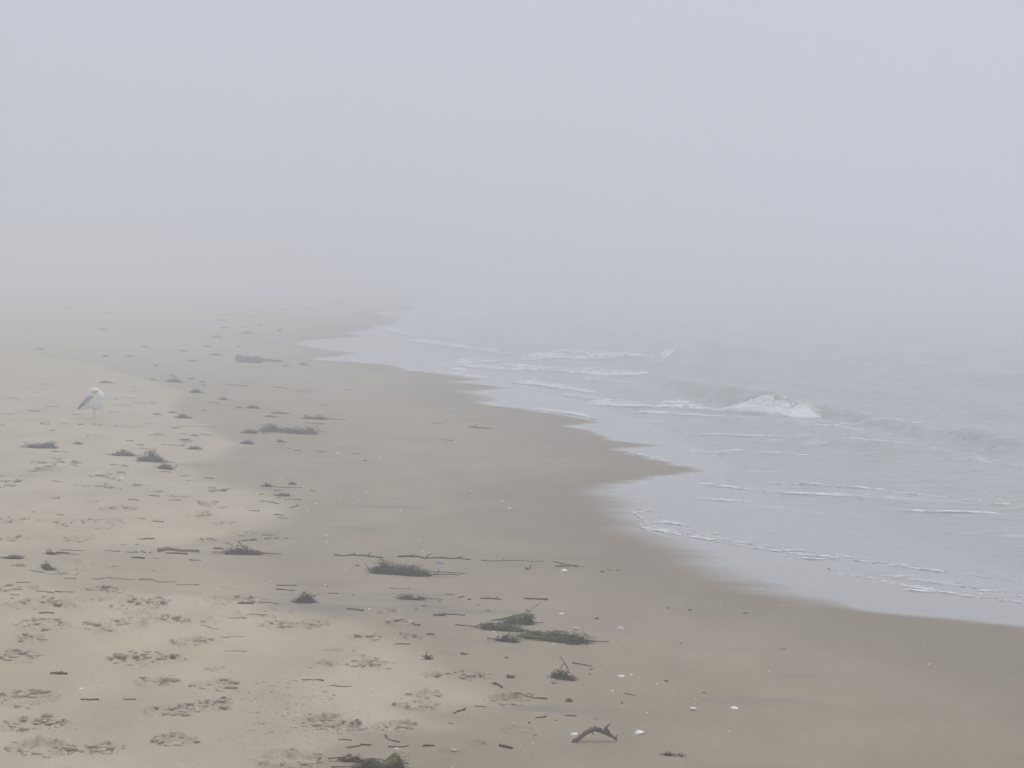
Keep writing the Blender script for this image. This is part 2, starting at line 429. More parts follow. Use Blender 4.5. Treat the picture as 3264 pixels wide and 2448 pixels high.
# foam that streaks the water: thick behind the breaker, thin and drawn out over the sheet
band = np.exp(-((off - 1.4) / 1.2) ** 2) * 0.65 + np.exp(-((off - 3.0) / 1.0) ** 2) * 0.35
lace = fbm(AL * 0.55, AC * 3.2, 101, 4)
foam_a = 0.75 * band * sstep(0.18, 0.6, lace)
broken = sstep(0.16, 0.24, crest_h) * np.exp(-((crest_d + 0.22) / 0.22) ** 2) * 0.6
foam_a = np.clip(foam_a + 0.9 * broken * sstep(-0.3, 0.3, lace), 0, 1)
face = sstep(0.06, 0.2, crest_h) * np.exp(-((crest_d + 0.05) / 0.22) ** 2)

m_sea, nt, b = material('sea_water')
a_foam, a_deep, a_face = attr(nt, 'foam'), attr(nt, 'deep'), attr(nt, 'face')
pos = position(nt)
lacy = noise(nt, position(nt, (0.5, 1.3, 1)), 8.0, 5, 0.65)
fmask = mth(nt, 'MULTIPLY', a_foam, ramp(nt, lacy, 0.42, 0.62), True)
water_c = mixcol(nt, a_deep, (0.320, 0.312, 0.305), (0.330, 0.332, 0.330))
water_c = mixcol(nt, a_face, water_c, (0.39, 0.38, 0.335))
nt.links.new(mixcol(nt, fmask, water_c, (0.78, 0.79, 0.80)), b.inputs['Base Color'])
nt.links.new(mth(nt, 'ADD', 0.10, mth(nt, 'MULTIPLY', fmask, 0.6)), b.inputs['Roughness'])
b.inputs['IOR'].default_value = 1.34
b.inputs['Specular IOR Level'].default_value = 0.8
h1 = noise(nt, position(nt, (0.45, 1.0, 1)), 6.0, 4, 0.6)
h2 = noise(nt, position(nt, (1.0, 0.5, 1)), 40.0, 2, 0.6)
bh = mth(nt, 'MULTIPLY', mth(nt, 'ADD', h1, mth(nt, 'MULTIPLY', h2, 0.12)), mth(nt, 'ADD', 0.06, mth(nt, 'MULTIPLY', a_deep, 0.94)))
bump(nt, b, bh, 0.8, 0.12)

q = quads(*SX.shape)
keep = (SEA_SD > -0.22).ravel()
q = q[keep[q].any(axis=1)]
used = np.unique(q); remap = np.full(SX.size, -1, dtype=np.int64); remap[used] = np.arange(len(used))
co = np.stack([SX, SY, SZ], axis=-1).reshape(-1, 3)[used]
sea = link('sea', mesh_from('sea', co, remap[q], m_sea, True, {'foam': foam_a.ravel()[used], 'deep': sstep(0.4, 3.5, off).ravel()[used], 'face': face.ravel()[used]}))
tag(sea, kind='structure')

def sea_z(x, y):
    r, t = math.hypot(x, y), math.atan2(x, y)
    i = min(max(int(np.searchsorted(R2, r)) - 1, 0), len(R2) - 2); j = min(max(int(np.searchsorted(T2, t)) - 1, 0), len(T2) - 2)
    return max(float(SZ[i:i + 2, j:j + 2].mean()), ground(x, y))

# ------------------------------------------------------------------ foam: bubbly rims of the swash and the spilling breaker
ICO = None
def ico(sub=1):
    bm = bmesh.new(); bmesh.ops.create_icosphere(bm, subdivisions=sub, radius=1.0)
    v = np.array([p.co[:] for p in bm.verts]); f = np.array([[w.index for w in p.verts] for p in bm.faces]); bm.free()
    return v, f

def blobs(name, items, mat, sub=1, seed=1, jitter=0.25, attrs=True):
    """items: (x, y, z, rx, ry, rz). All of them one mesh."""
    v, f = ico(sub); g = np.random.default_rng(seed); n = len(items)
    it = np.asarray(items)
    a = g.uniform(0, 6.283, n); ca, sa = np.cos(a), np.sin(a)
    vv = v[None] * (1 + jitter * g.uniform(-1, 1, (n, len(v), 1)))
    vx = vv[..., 0] * ca[:, None] - vv[..., 1] * sa[:, None]; vy = vv[..., 0] * sa[:, None] + vv[..., 1] * ca[:, None]
    co = np.stack([vx * it[:, 3:4] + it[:, 0:1], vy * it[:, 4:5] + it[:, 1:2], vv[..., 2] * it[:, 5:6] + it[:, 2:3]], axis=-1).reshape(-1, 3)
    ff = (f[None] + (np.arange(n) * len(v))[:, None, None]).reshape(-1, 3)
    return mesh_from(name, co, ff, mat, True, {'tint': np.repeat(g.uniform(0, 1, n), len(v))} if attrs else None)

m_foam, nt, b = material('sea_foam')
b.inputs['Base Color'].default_value = (0.72, 0.73, 0.75, 1); b.inputs['Roughness'].default_value = 0.7
b.inputs['Subsurface Weight'].default_value = 0.7; b.inputs['Subsurface Radius'].default_value = (0.06, 0.06, 0.06); b.inputs['Subsurface Scale'].default_value = 1.0
bump(nt, b, noise(nt, position(nt), 90, 3), 0.3, 0.006)

m_foam_thin, nt, b = material('thin_foam')
b.inputs['Roughness'].default_value = 0.6
b.inputs['Base Color'].default_value = (0.80, 0.81, 0.82, 1)
nt.links.new(mth(nt, 'MULTIPLY', attr(nt, 'cover'), ramp(nt, noise(nt, position(nt, (0.7, 1.6, 1)), 16, 5, 0.65), 0.30, 0.62, 0.25, 1.0), True), b.inputs['Alpha'])

FOAM_LINES = [  # photograph polyline, width in its pixels, how closed the sheet is, bubbles per metre
    ([(3300,1916),(3157,1903),(3015,1884),(2893,1871),(2771,1845),(2673,1836)], 10, 0.05, 60),
    ([(3264,1885),(3100,1870),(2950,1852),(2800,1836)], 14, -0.20, 25),
    ([(3230,1836),(2893,1806),(2710,1789),(2527,1769),(2388,1752),(2251,1732),(2149,1717),(2047,1697)], 6, 0.15, 45),
    ([(2900,1800),(2700,1780),(2500,1760),(2300,1733),(2150,1708)], 12, -0.25, 14),
    ([(2700,1798),(2640,1790),(2560,1785),(2470,1776)], 6, 0.0, 30),
    ([(2160,1713),(2080,1702),(2047,1696),(2043,1690)], 16, 0.40, 80),
    ([(2050,1668),(2030,1652),(2016,1643)], 7, 0.35, 40), ([(2016,1643),(2060,1637),(2140,1633)], 3, 0.1, 20), ([(2075,1676),(2120,1677),(2200,1690)], 5, -0.1, 20),
    ([(2180,1523),(2300,1528),(2400,1533),(2550,1537)], 5, -0.05, 14), ([(2520,1536),(2680,1545),(2780,1553),(2900,1567),(2960,1573),(3050,1582)], 4, 0.45, 6), ([(3040,1581),(3150,1596),(3264,1606)], 4, -0.1, 4),
    ([(2225,1545),(2290,1552),(2370,1560),(2500,1567)], 9, -0.05, 10), ([(2480,1566),(2640,1575),(2760,1582)], 6, 0.25, 4),
    ([(2640,1609),(2800,1616),(2980,1622),(3264,1634)], 6, 0.1, 4),
    ([(2120,1384),(2300,1389),(2400,1395),(2475,1398)], 8, 0.40, 4), ([(2150,1436),(2350,1440),(2600,1452)], 6, -0.05, 2),
    ([(2440,1397),(2560,1402),(2650,1406),(2760,1414)], 13, 0.05, 12), ([(2700,1408),(2870,1431),(3050,1443),(3220,1455)], 13, 0.20, 4), ([(2560,1366),(2720,1372),(2900,1380)], 8, 0.0, 2),
    ([(1868,1287),(1930,1291),(2010,1295),(2110,1296),(2200,1300),(2300,1310)], 15, 0.30, 6), ([(1980,1312),(2150,1320),(2330,1332)], 8, 0.0, 3),
    ([(1625,1220),(1700,1225),(1760,1235),(1800,1241),(1850,1246),(1930,1262)], 9, 0.42, 4), ([(1700,1240),(1820,1262),(1950,1276)], 7, -0.1, 2),
    ([(1445,1160),(1510,1171),(1600,1177),(1700,1180),(1850,1188),(1950,1192),(2070,1193)], 15, 0.28, 3), ([(1446,1158),(1520,1156),(1595,1152)], 10, 0.20, 2),
    ([(1434,1184),(1470,1186),(1510,1190)], 7, 0.30, 3), ([(1640,1146),(1750,1141),(1850,1140),(2000,1143),(2110,1143)], 15, 0.42, 2), ([(2100,1143),(2150,1130),(2205,1108)], 8, 0.30, 2),
    ([(1369,1190),(1450,1201),(1560,1212)], 7, 0.35, 4), ([(1680,1310),(1760,1318),(1830,1326),(1910,1340)], 7, 0.35, 3),
    ([(1990,1450),(2060,1462),(2150,1482)], 4, 0.1, 4), ([(1185,1049),(1215,1054),(1260,1062),(1310,1072)], 8, 0.40, 1),
    ([(1290,1085),(1400,1100),(1500,1112),(1620,1128)], 8, 0.10, 1), ([(1300,1010),(1500,1006),(1750,996)], 10, 0.10, 0), ([(1420,975),(1650,965),(1850,958)], 8, 0.10, 0),
    ([(1850,1212),(1960,1218),(2060,1222)], 6, -0.1, 2), ([(2200,1595),(2320,1602),(2430,1608)], 5, -0.1, 6), ([(2600,1340),(2800,1350),(2980,1362)], 6, 0.0, 2), ([(2620,1305),(2680,1309),(2735,1318)], 9, 0.35, 6), ([(3050,1460),(3200,1470),(3264,1476)], 9, 0.2, 2), ([(2870,1880),(3100,1895),(3264,1905)], 8, -0.2, 20),
]
def sea_zv(x, y):
    r, t = np.hypot(x, y), np.arctan2(x, y)
    i = np.clip(np.searchsorted(R2, r) - 1, 0, len(R2) - 2); j = np.clip(np.searchsorted(T2, t) - 1, 0, len(T2) - 2)
    fu = np.clip((r - R2[i]) / (R2[i + 1] - R2[i]), 0, 1); fv = np.clip((t - T2[j]) / (T2[j + 1] - T2[j]), 0, 1)
    z = (SZ[i, j] * (1 - fv) + SZ[i, j + 1] * fv) * (1 - fu) + (SZ[i + 1, j] * (1 - fv) + SZ[i + 1, j + 1] * fv) * fu
    return np.maximum(z, ground_grid(x, y))

g = np.random.default_rng(11)
foam_items, sheet_co, sheet_fa, cover = [], [], [], []
for li, (pts, wpx, closed, per_m) in enumerate(FOAM_LINES):
    if pts[0][1] < 1340: wpx, closed = wpx * 1.45, closed + 0.12          # broad spent sheets farther out
    elif pts[0][1] < 1640: closed += 0.08
    z0 = 0.0 if pts[0][1] > 1640 else (-0.02 if pts[0][1] > 1480 else SEA_LEVEL)
    P = np.array([on_sea(px, py, z0) for px, py in pts])
    seg = np.hypot(*(P[1:] - P[:-1]).T); cum = np.concatenate([[0], np.cumsum(seg)])
    D = P[:, 1].mean(); step = 0.0011 * D
    n = max(int(cum[-1] / step), 8); s = np.linspace(0, cum[-1], n)
    x = np.interp(s, cum, P[:, 0]); y = np.interp(s, cum, P[:, 1])
    y += 0.012 * D / 10 * fbm(s * 2.2, s * 0 + li, 7, 3)
    pyl = HORIZON + EYE * FPX / y
    W = wpx * y / (pyl - HORIZON) * 1.15
    ends = np.clip(np.minimum(s, cum[-1] - s) / (0.18 * cum[-1]), 0, 1)
    W = W * (0.25 + 0.75 * ends ** 0.7) * (0.75 + 0.5 * np.abs(vnoise(s * 1.7, s * 0 + li * 2.0, 12)))
    M = 15; t = np.linspace(0, 1, M)
    XX = x[:, None] + 0 * t[None]; YY = y[:, None] + W[:, None] * (t[None] - 0.15)
    scale = 1.0 / (0.010 * D + 0.02)
    nz = 0.6 * fbm(XX * scale * 0.5 + li * 3.1, YY * scale * 1.6, 200 + li, 4) + 0.75 * fbm(XX * scale * 0.7, YY * scale * 5.0, 260 + li, 3)
    shape = 1 - np.abs(t[None] - 0.22) * 1.15 - 0.55
    mask = nz * 1.7 + (shape - 0.1) * 0.8 + closed * 0.8 - 0.12 + 0.4 * (ends[:, None] - 0.85) + 0.35 * vnoise(s * 1.1, s * 0 + li * 5.0, 9)[:, None]
    mask[:, 0] = -1; mask[:, -1] = -1; mask[0] = -1; mask[-1] = -1
    hgt = 0.0012 * D * 0.5
    Z = sea_zv(XX.ravel(), YY.ravel()).reshape(XX.shape) + 0.002 + hgt * np.clip(mask, 0.0, 0.8) * (1 + 0.5 * nz)
    cover.extend(sstep(-0.22, 0.55, mask).ravel().tolist())
    k = len(sheet_co); sheet_co.extend(np.stack([XX, YY, Z], axis=-1).reshape(-1, 3).tolist())
    q = quads(n, M); ok = (mask.ravel()[q] > -0.25).any(axis=1); sheet_fa.extend((q[ok] + k).tolist())
    m = int(cum[-1] * per_m)
    for ss in g.uniform(0, cum[-1], m):
        xx, yy = np.interp(ss, cum, P[:, 0]), np.interp(ss, cum, P[:, 1]); w = np.interp(ss, s, W)
        yy += w * abs(g.normal(0, 0.8)); kk = 0.0007 * D * g.uniform(0.5, 1.4)
        foam_items.append((xx, yy, sea_z(xx, yy) + 0.001, kk * g.uniform(1.0, 2.4), kk * g.uniform(1.0, 2.0), kk * 0.35))
fm = link('swash_foam', mesh_from('swash_foam', np.array(sheet_co), np.array(sheet_fa), m_foam_thin, True, {'cover': cover})); tag(fm, 'thin white foam lines and sheets drawn out over the spent swash', 'foam', kind='stuff')
fb = link('foam_bubbles', blobs('foam_bubbles', foam_items, m_foam, 1, 3)); tag(fb, 'loose white bubbles beside the foam lines', 'foam', kind='stuff')

# the spilling white water of the small breaker: one billowing body of foam
def billow(name, line, half, seed, rough=0.5, na=150, nc=46):
    """line: (px, py of the foot, height m). Foam heaped along it, rounded towards the shore."""
    P = np.array([(*on_sea(px, py, SEA_LEVEL), h) for px, py, h in line])
    seg = np.hypot(*(P[1:, :2] - P[:-1, :2]).T); cum = np.concatenate([[0], np.cumsum(seg)]); s = np.linspace(0, cum[-1], na)
    x, y, h = (np.interp(s, cum, P[:, i]) for i in range(3))
    t = np.linspace(-1, 1, nc)
    dx, dy = np.gradient(x), np.gradient(y); L = np.hypot(dx, dy); nx, ny = -dy / L, dx / L
    sg = -1 if nx.mean() * 0.2 + ny.mean() < 0 else 1
    XX = x[:, None] + sg * nx[:, None] * half * (t[None] + 0.55); YY = y[:, None] + sg * ny[:, None] * half * (t[None] + 0.55)
    prof = np.clip(1 - np.abs(t) ** 2.4, 0, 1) ** 0.6 * np.where(t < 0, 1, 1 - 0.35 * t)
    b1 = 1 - np.abs(fbm(XX * 6, YY * 6, seed, 2)) * 2; b2 = 1 - np.abs(fbm(XX * 17, YY * 17, seed + 3, 2)) * 2
    Z0 = sea_zv(XX.ravel(), YY.ravel()).reshape(XX.shape); Z0 = SEA_LEVEL + (Z0 - SEA_LEVEL) * 0.65
    b3 = 1 - np.abs(fbm(XX * 30, YY * 30, seed + 5, 2)) * 2
    torn = sstep(-0.45, 0.15, prof[None] * 1.6 - 0.8 + 0.7 * fbm(XX * 7, YY * 7, seed + 8, 3))
    Z = Z0 - 0.03 + torn * (0.03 + h[:, None] * prof[None] * (0.8 + 0.22 * b1) + 0.016 * rough * b2 * np.sqrt(prof)[None] + 0.006 * b3)
    Z[0] -= 0.06; Z[-1] -= 0.06; Z[:, 0] -= 0.06; Z[:, -1] -= 0.06
    o = link(name, mesh_from(name, np.stack([XX, YY, Z], axis=-1).reshape(-1, 3), quads(na, nc), m_foam)); return o
o = billow('breaker_foam', [(2296,1306,0.01),(2312,1308,0.045),(2335,1311,0.075),(2365,1314,0.085),(2395,1317,0.092),(2420,1320,0.085),(2440,1322,0.066),(2465,1325,0.064),(2490,1328,0.074),(2515,1330,0.07),(2534,1332,0.05),(2555,1334,0.01)], 0.26, 300)
tag(o, 'soft white water heaped along the front of the small breaker', 'foam', kind='stuff')

# ------------------------------------------------------------------ haze
m_haze = bpy.data.materials.new('haze'); m_haze.use_nodes = True
nt = m_haze.node_tree; nt.nodes.clear()
out = nt.nodes.new('ShaderNodeOutputMaterial'); pv = nt.nodes.new('ShaderNodeVolumePrincipled')
pv.inputs['Color'].default_value = (0.888, 0.906, 0.948, 1); pv.inputs['Density'].default_value = HAZE_DENSITY
pv.inputs['Anisotropy'].default_value = 0.45
nt.links.new(pv.outputs[0], out.inputs['Volume'])
bm = bmesh.new(); bmesh.ops.create_cube(bm, size=1.0)
HAZE_TOP = 3.6
for v in bm.verts:
    v.co.x *= 5600; v.co.y *= 5600; v.co.z = HAZE_TOP if v.co.z > 0 else -2.7
me = bpy.data.meshes.new('haze'); bm.to_mesh(me); bm.free(); me.materials.append(m_haze)
haze = link('haze', me); tag(haze, 'pale even sea fog filling the air', 'fog', kind='stuff')

# ------------------------------------------------------------------ crumbs of broken sand crust round the footprints
g = np.random.default_rng(21)
m_crumb, nt, b = material('sand_crumb')
tint = attr(nt, 'tint')
nt.links.new(mixcol(nt, tint, (0.42, 0.352, 0.262), (0.53, 0.452, 0.345)), b.inputs['Base Color'])
b.inputs['Roughness'].default_value = 0.85; b.inputs['Specular IOR Level'].default_value = 0.1
bump(nt, b, noise(nt, position(nt), 170, 2, 0.7), 0.5, 0.004)
crumbs = []
def crumb(x, y, s):
    crumbs.append((x, y, ground(x, y) + s * 0.02, s * g.uniform(0.8, 1.7), s * g.uniform(0.7, 1.4), s * g.uniform(0.3, 0.6)))
for (x, y, a, bb, rough) in PRINT_WORLD:
    n = int((30 if y < 12 else 6) * rough * (1 if a > 0.06 else 0.5))
    for _ in range(n):
        t = g.uniform(0, 6.283); r = abs(g.normal(0.95, 0.25))
        s = g.choice([0.003, 0.005, 0.008, 0.013], p=[.35, .33, .22, .10]) * (1.0 if y < 12 else 1.5)
        crumb(x + math.cos(t) * a * r, y + math.sin(t) * bb * r, s)
for (x, y, a, bb, rough) in PRINT_WORLD:                  # larger broken slabs heaped at one side of each print
    if y > 26 or (y <= 13 and rough < 0.6): continue
    t0 = g.uniform(0, 6.283)
    for _ in range(int(26 * rough * min(1.3, a / 0.09)) if y <= 13 else int(14 * max(rough, 0.5))):
        t = t0 + g.normal(0, 1.0); r = g.normal(0.85, 0.22); s = g.choice([0.007, 0.011, 0.017], p=[.45, .38, .17]) * (1.0 if y <= 13 else 1.5)
        xx, yy = x + math.cos(t) * a * r, y + math.sin(t) * bb * r
        crumbs.append((xx, yy, ground(xx, yy) + s * 0.12, s * g.uniform(0.9, 1.9), s * g.uniform(0.8, 1.5), s * g.uniform(0.35, 0.7)))
CRUMBY = [(950, 2260, 190, 90, 420), (1010, 2310, 170, 60, 200), (860, 2200, 150, 60, 110), (1000, 2170, 150, 40, 80), (1120, 2330, 120, 40, 90), (800, 2340, 120, 60, 70), (300, 2270, 300, 120, 80)]
for (px, py, wx, wy, n) in CRUMBY:
    for _ in range(n):
        x, y, z = hit(px + g.normal(0, wx / 2), py + g.normal(0, wy / 2)); crumb(x, y, g.choice([0.002, 0.003, 0.0045, 0.008], p=[.5, .3, .16, .04]))
o = link('sand_crumbs', blobs('sand_crumbs', crumbs, m_crumb, 1, 9, 0.3)); tag(o, 'loose crumbs of dry sand crust round the footprints', 'sand', kind='stuff')

# ------------------------------------------------------------------ tubes, twigs, sticks
def tube(pts, radii, sides=7, seed=0, rough=0.12, cap=True):
    pts = [Vector(p) for p in pts]; gg = np.random.default_rng(seed)
    co, fa = [], []
    n = len(pts)
    prev = None
    for i, p in enumerate(pts):
        t = (pts[min(i + 1, n - 1)] - pts[max(i - 1, 0)]).normalized()
        up = Vector((0, 0, 1)) if abs(t.z) < 0.9 else Vector((0, 1, 0))
        a = t.cross(up).normalized(); c = a.cross(t).normalized()
        for k in range(sides):
            w = 2 * math.pi * k / sides; r = radii[i] * (1 + rough * gg.uniform(-1, 1))
            co.append(p + a * math.cos(w) * r + c * math.sin(w) * r)
    for i in range(n - 1):
        for k in range(sides):
            k2 = (k + 1) % sides
            fa.append((i * sides + k, (i + 1) * sides + k, (i + 1) * sides + k2, i * sides + k2))
    if cap:
        co += [pts[0], pts[-1]]
        for k in range(sides):
            k2 = (k + 1) % sides
            fa.append((n * sides, k, k2)); fa.append((n * sides + 1, (n - 1) * sides + k2, (n - 1) * sides + k))
    return [tuple(v) for v in co], fa

def join(parts):
    co, fa = [], []
    for c, f in parts:
        k = len(co); co += c; fa += [tuple(i + k for i in q) for q in f]
    return co, fa

def wood(name, dark, light, ring=60):
    m, nt, b = material(name)
    oi = nt.nodes.new('ShaderNodeObjectInfo')
    g1 = noise(nt, position(nt, (1, 1, 1)), ring, 4, 0.6)
    c = mixcol(nt, oi.outputs['Random'], dark, light)
    c = mixcol(nt, ramp(nt, g1, 0.35, 0.7, 0, 0.6), c, mixcol(nt, 1.0, c, (0.45, 0.42, 0.4), 'MULTIPLY'))
    nt.links.new(c, b.inputs['Base Color']); b.inputs['Roughness'].default_value = 0.75
    b.inputs['Specular IOR Level'].default_value = 0.1
    bump(nt, b, g1, 0.7, 0.003)
    return m
m_twig = wood('dark_twig', (0.080, 0.065, 0.048), (0.195, 0.155, 0.112))
m_reed = wood('pale_reed', (0.19, 0.15, 0.11), (0.26, 0.21, 0.155))
m_drift = wood('driftwood', (0.185, 0.150, 0.120), (0.200, 0.163, 0.130), 70)
m_log = wood('wet_log', (0.12, 0.108, 0.096), (0.13, 0.118, 0.105), 14)

def resample(P, n):
    P = np.array([p[:] for p in P]); L = np.concatenate([[0], np.cumsum(np.linalg.norm(P[1:] - P[:-1], axis=1))])
    s = np.linspace(0, L[-1], n)
    return np.stack([np.interp(s, L, P[:, i]) for i in range(3)], axis=1), L[-1]

SEED = [1000]
LANDMARKS = [(1900,2350,'the arched driftwood branch'),(1210,2440,'the bottommost seaweed heap'),(1798,2140,'the curly-stalked seaweed tuft'),(1665,1975,'the spiky green seaweed tuft'),(1790,2032,'the long green seaweed rope'),(1290,1815,'the largest dark seaweed heap'),(970,1905,'the small round weed tuft'),(470,1455,'the tallest peaked weed heap'),(304,1320,'the gull'),(125,1420,'the two-humped weed heap'),(920,1372,'the long low weed heap'),(792,1150,'the short fat log'),(570,1756,'the thickest pale stick'),(770,1758,'the upright-branch wrack'),(155,1810,'the green-topped weed patch'),(2150,2405,'the lowest flat weed scrap'),(259,2195,'the lone shell among the footprints'),(2338,2256,'the thin razor-like shell piece'),(1977,2000,'the lone domed pale shell'),(852,1548,'the dry-corner weed tuft'),(1310,1907,'the flat dark weed strands'),(2040,1680,'the foamy swash tip'),(1276,1628,'the bright mid-beach shell'),(1800,1812,'the branching flat weed stem'),(187,2142,'the thick dark stick in dry sand'),(630,1246,'the peaked weed heap standing alone'),(2470,1290,'the small breaker')]
ORD = ['nearest', 'second nearest', 'third nearest', 'fourth nearest', 'fifth nearest', 'sixth nearest', 'seventh nearest', 'eighth nearest', 'ninth nearest', 'tenth nearest', 'eleventh nearest', 'twelfth nearest', 'thirteenth nearest', 'fourteenth nearest', 'fifteenth nearest', 'sixteenth nearest', 'seventeenth nearest', 'eighteenth nearest', 'nineteenth nearest', 'twentieth nearest']
PENDING = {}
def later(o, noun, px, py): PENDING.setdefault(noun, []).append((o, px, py))
def settle_labels():
    """Tell alike small things apart by the landmark they lie closest to, their side of it and their order from it."""
    for noun, items in PENDING.items():
        by = {}
        for o, px, py in items:
            dist, name, lx, ly = min((math.hypot(px - lx, 2.2 * (py - ly)), name, lx, ly) for lx, ly, name in LANDMARKS)
            dx, dy = px - lx, 2.2 * (py - ly)
            side = ('left of' if dx < 0 else 'right of') if abs(dx) > abs(dy) else ('beyond' if dy < 0 else 'in front of')
            by.setdefault((name, side), []).append((dist, o))
        for (name, side), v in by.items():
            v.sort(key=lambda k: k[0])
            for i, (_d, o) in enumerate(v):
                o['label'] = (noun + ' ' + side + ' ' + name) if len(v) == 1 else (ORD[i] + ' ' + noun + ' ' + side + ' ' + name)
def stick(name, pix, thick, label, cat='twig', group=None, mat=None, forks=0, bend=0.06, seg=7):
    """A twig lying along a polyline of photograph pixels, resting on the sand."""
    SEED[0] += 1; gg = np.random.default_rng(SEED[0])
    W = [Vector(hit(*p)) for p in pix]
    P, L = resample(W, max(seg, len(pix) + 3))
    r = thick * 0.5 * P[:, 1].mean() / FPX
    P[:, 0] += gg.normal(0, bend * L * 0.25, len(P)); P[:, 1] += gg.normal(0, bend * L * 0.6, len(P))
    gz = np.array([ground(a, b) for a, b, _ in P]); tl = np.linspace(0, 1, len(P)); fit = np.polyval(np.polyfit(tl, gz, 1), tl)
    P[:, 2] = np.maximum(fit + 0.35 * np.clip(gz - fit, 0, 0.01), gz - 0.5 * r) + r * 0.62 + np.abs(gg.normal(0, 0.2 * r, len(P)))
    k = np.linspace(0, 1, len(P)); rad = r * (1.05 - 0.45 * k) * (1 + 0.18 * gg.normal(0, 1, len(P)))
    if gg.random() < 0.5: rad = rad[::-1]
    c0 = P.mean(axis=0); c0[2] = ground(c0[0], c0[1])
    parts = [tube([Vector(p - c0) for p in P], np.maximum(rad, r * 0.35), 7, SEED[0])]
    for _ in range(forks):
        i = int(gg.integers(1, len(P) - 1)); l = L * gg.uniform(0.12, 0.28)
        d0 = (P[min(i + 1, len(P) - 1)] - P[i]); d0 /= np.linalg.norm(d0) + 1e-9
        e = P[i] + l * (d0 * 0.7 + np.array([gg.uniform(-.3, .3), gg.uniform(-1, 1), gg.uniform(0.15, 0.6)]))
        e[2] = max(e[2], ground(e[0], e[1]) + r * 0.4)
        mid = (P[i] + e) / 2 + np.array([0, 0, 0.08 * l])
        parts.append(tube([Vector(q - c0) for q in (P[i], mid, e)], [r * 0.6, r * 0.5, r * 0.25], 5, SEED[0] + 5))
    co, fa = join(parts)
    o = link(name, mesh_from(name, co, fa, mat or m_twig), None, tuple(c0))
    return tag(o, label, cat, group)

DRY_ST = ('@loose dark stick', 'sticks among the footprints')
WRK_ST = ('@short wrack stick', 'sticks along the wrack line')
UP_ST = ('@thin upper-beach stick', 'sticks on the upper beach')
SM_ST = ('@small dark twig bit', 'twig bits on the damp sand')
def S(pts, thick, label, group=None, **kw):
    if group and thick < 7 and random.Random(len(COL.objects)).random() < 0.45: kw.setdefault('mat', m_reed)
    if group: thick *= 0.64; kw.setdefault('bend', 0.09)
    o = stick('twig', pts, thick, label, 'twig', group, **kw)
    if label[0] == '@': later(o, label[1:], sum(p[0] for p in pts) / len(pts), sum(p[1] for p in pts) / len(pts))
S([(1101,2388),(1140,2385),(1150,2380),(1184,2380)], 5, 'thin wavy dark twig just above the bottommost seaweed heap', forks=1)
S([(1230,2344),(1231,2355),(1245,2362),(1262,2367),(1276,2370)], 5, 'dark hook-shaped twig curving down below a large footprint', forks=1)
S([(1239,2385),(1265,2387),(1300,2382)], 5, 'twig with a white shell lying across its middle')
S([(1349,2382),(1368,2381),(1386,2382)], 7, 'stubby dark twig on grey sand between seaweed heap and smooth dents', forks=2)
S([(1593,2381),(1612,2385),(1634,2390)], 9, 'stout reddish brown stick end nearest the curved driftwood branch', bend=0.01)
S([(1569,2180),(1590,2187),(1602,2194)], 7, 'slanting dark twig with a knob beside a tan shell', forks=2)
S([(1616,2162),(1642,2163)], 12, 'short thick brown block of stick on damp sand', bend=0.0, seg=5)
S([(1638,2216),(1670,2221),(1700,2226),(1745,2228)], 5, 'long thin twig trailing off a footprint beside the damp sand', forks=2)
S([(1514,2251),(1550,2254)], 4, 'fine straight twig under the pair of overlapping footprints')
S([(1445,2276),(1462,2268),(1483,2263)], 5, 'zigzag dark twig rising from the edge of the dry sand', forks=2)
S([(1707,2291),(1725,2289),(1740,2286)], 5, 'dark twig tilted up above the curved driftwood branch')
S([(1801,2283),(1818,2283),(1838,2285)], 4, 'thin knotted twig directly behind the curved driftwood branch', forks=3)
S([(1825,2118),(1850,2121),(1886,2127)], 4, 'fine twig beside the curly-stalked seaweed tuft')
S([(1669,1914),(1700,1915),(1746,1917)], 6, 'straight dark stick beyond the green seaweed', bend=0.005)
S([(1533,1913),(1560,1913),(1598,1917)], 5, 'ragged flat twig lying end to end with the straight dark stick', forks=3)
S([(1380,1967),(1420,1967)], 10, 'chunky pale brown stick end with a thin stem beyond it', bend=0.0, mat=m_reed)
S([(1420,1963),(1450,1965),(1483,1968)], 4, 'thin bent stem touching a chunky stick end')
S([(1103,1942),(1130,1944),(1160,1947)], 6, 'dark twig beside a white shell below the round seaweed tuft', forks=1)
S([(1359,2027),(1386,2028)], 6, 'short straight dark stick at the edge of the dry sand tongue', bend=0.0)
S([(1253,2057),(1275,2055),(1308,2057)], 4, 'slender twig along the edge of the pale dry sand')
S([(1319,1997),(1341,1998)], 6, 'stubby dark stick close to a footprint near green seaweed')
S([(1469,2089),(1491,2091)], 6, 'lone short stick below the flat dark seaweed strands')
S([(1663,2030),(1680,2031),(1701,2035)], 5, 'bent dark twig between the two strands of green seaweed')
S([(1715,2028),(1735,2033),(1758,2035)], 5, 'hooked twig under the long green seaweed', forks=1)
S([(963,2168),(995,2168),(1032,2171)], 4, 'fine twig half buried in crumbly pale sand')
S([(1052,2186),(1090,2189),(1125,2190)], 3, 'very thin twig below another half buried in crumbly sand')
S([(1077,2361),(1100,2362),(1121,2363)], 4, 'hair-thin dark twig over the lower seaweed heap')
S([(880,1866),(945,1867)], 4, 'thin dark twig beyond the round seaweed tuft'); S([(880,1877),(940,1883)], 4, 'thin twig pointing at the round seaweed tuft'); 
S([(161,2141),(190,2142),(214,2143)], 9, 'thick dark stick above a small white shell in dry sand', bend=0.01)
S([(258,2223),(290,2224),(315,2224)], 6, 'dark stick in a shallow scuff below a small white shell')
S([(393,2224),(433,2225)], 5, 'short pale brown stick alone on clean dry sand', mat=m_reed)
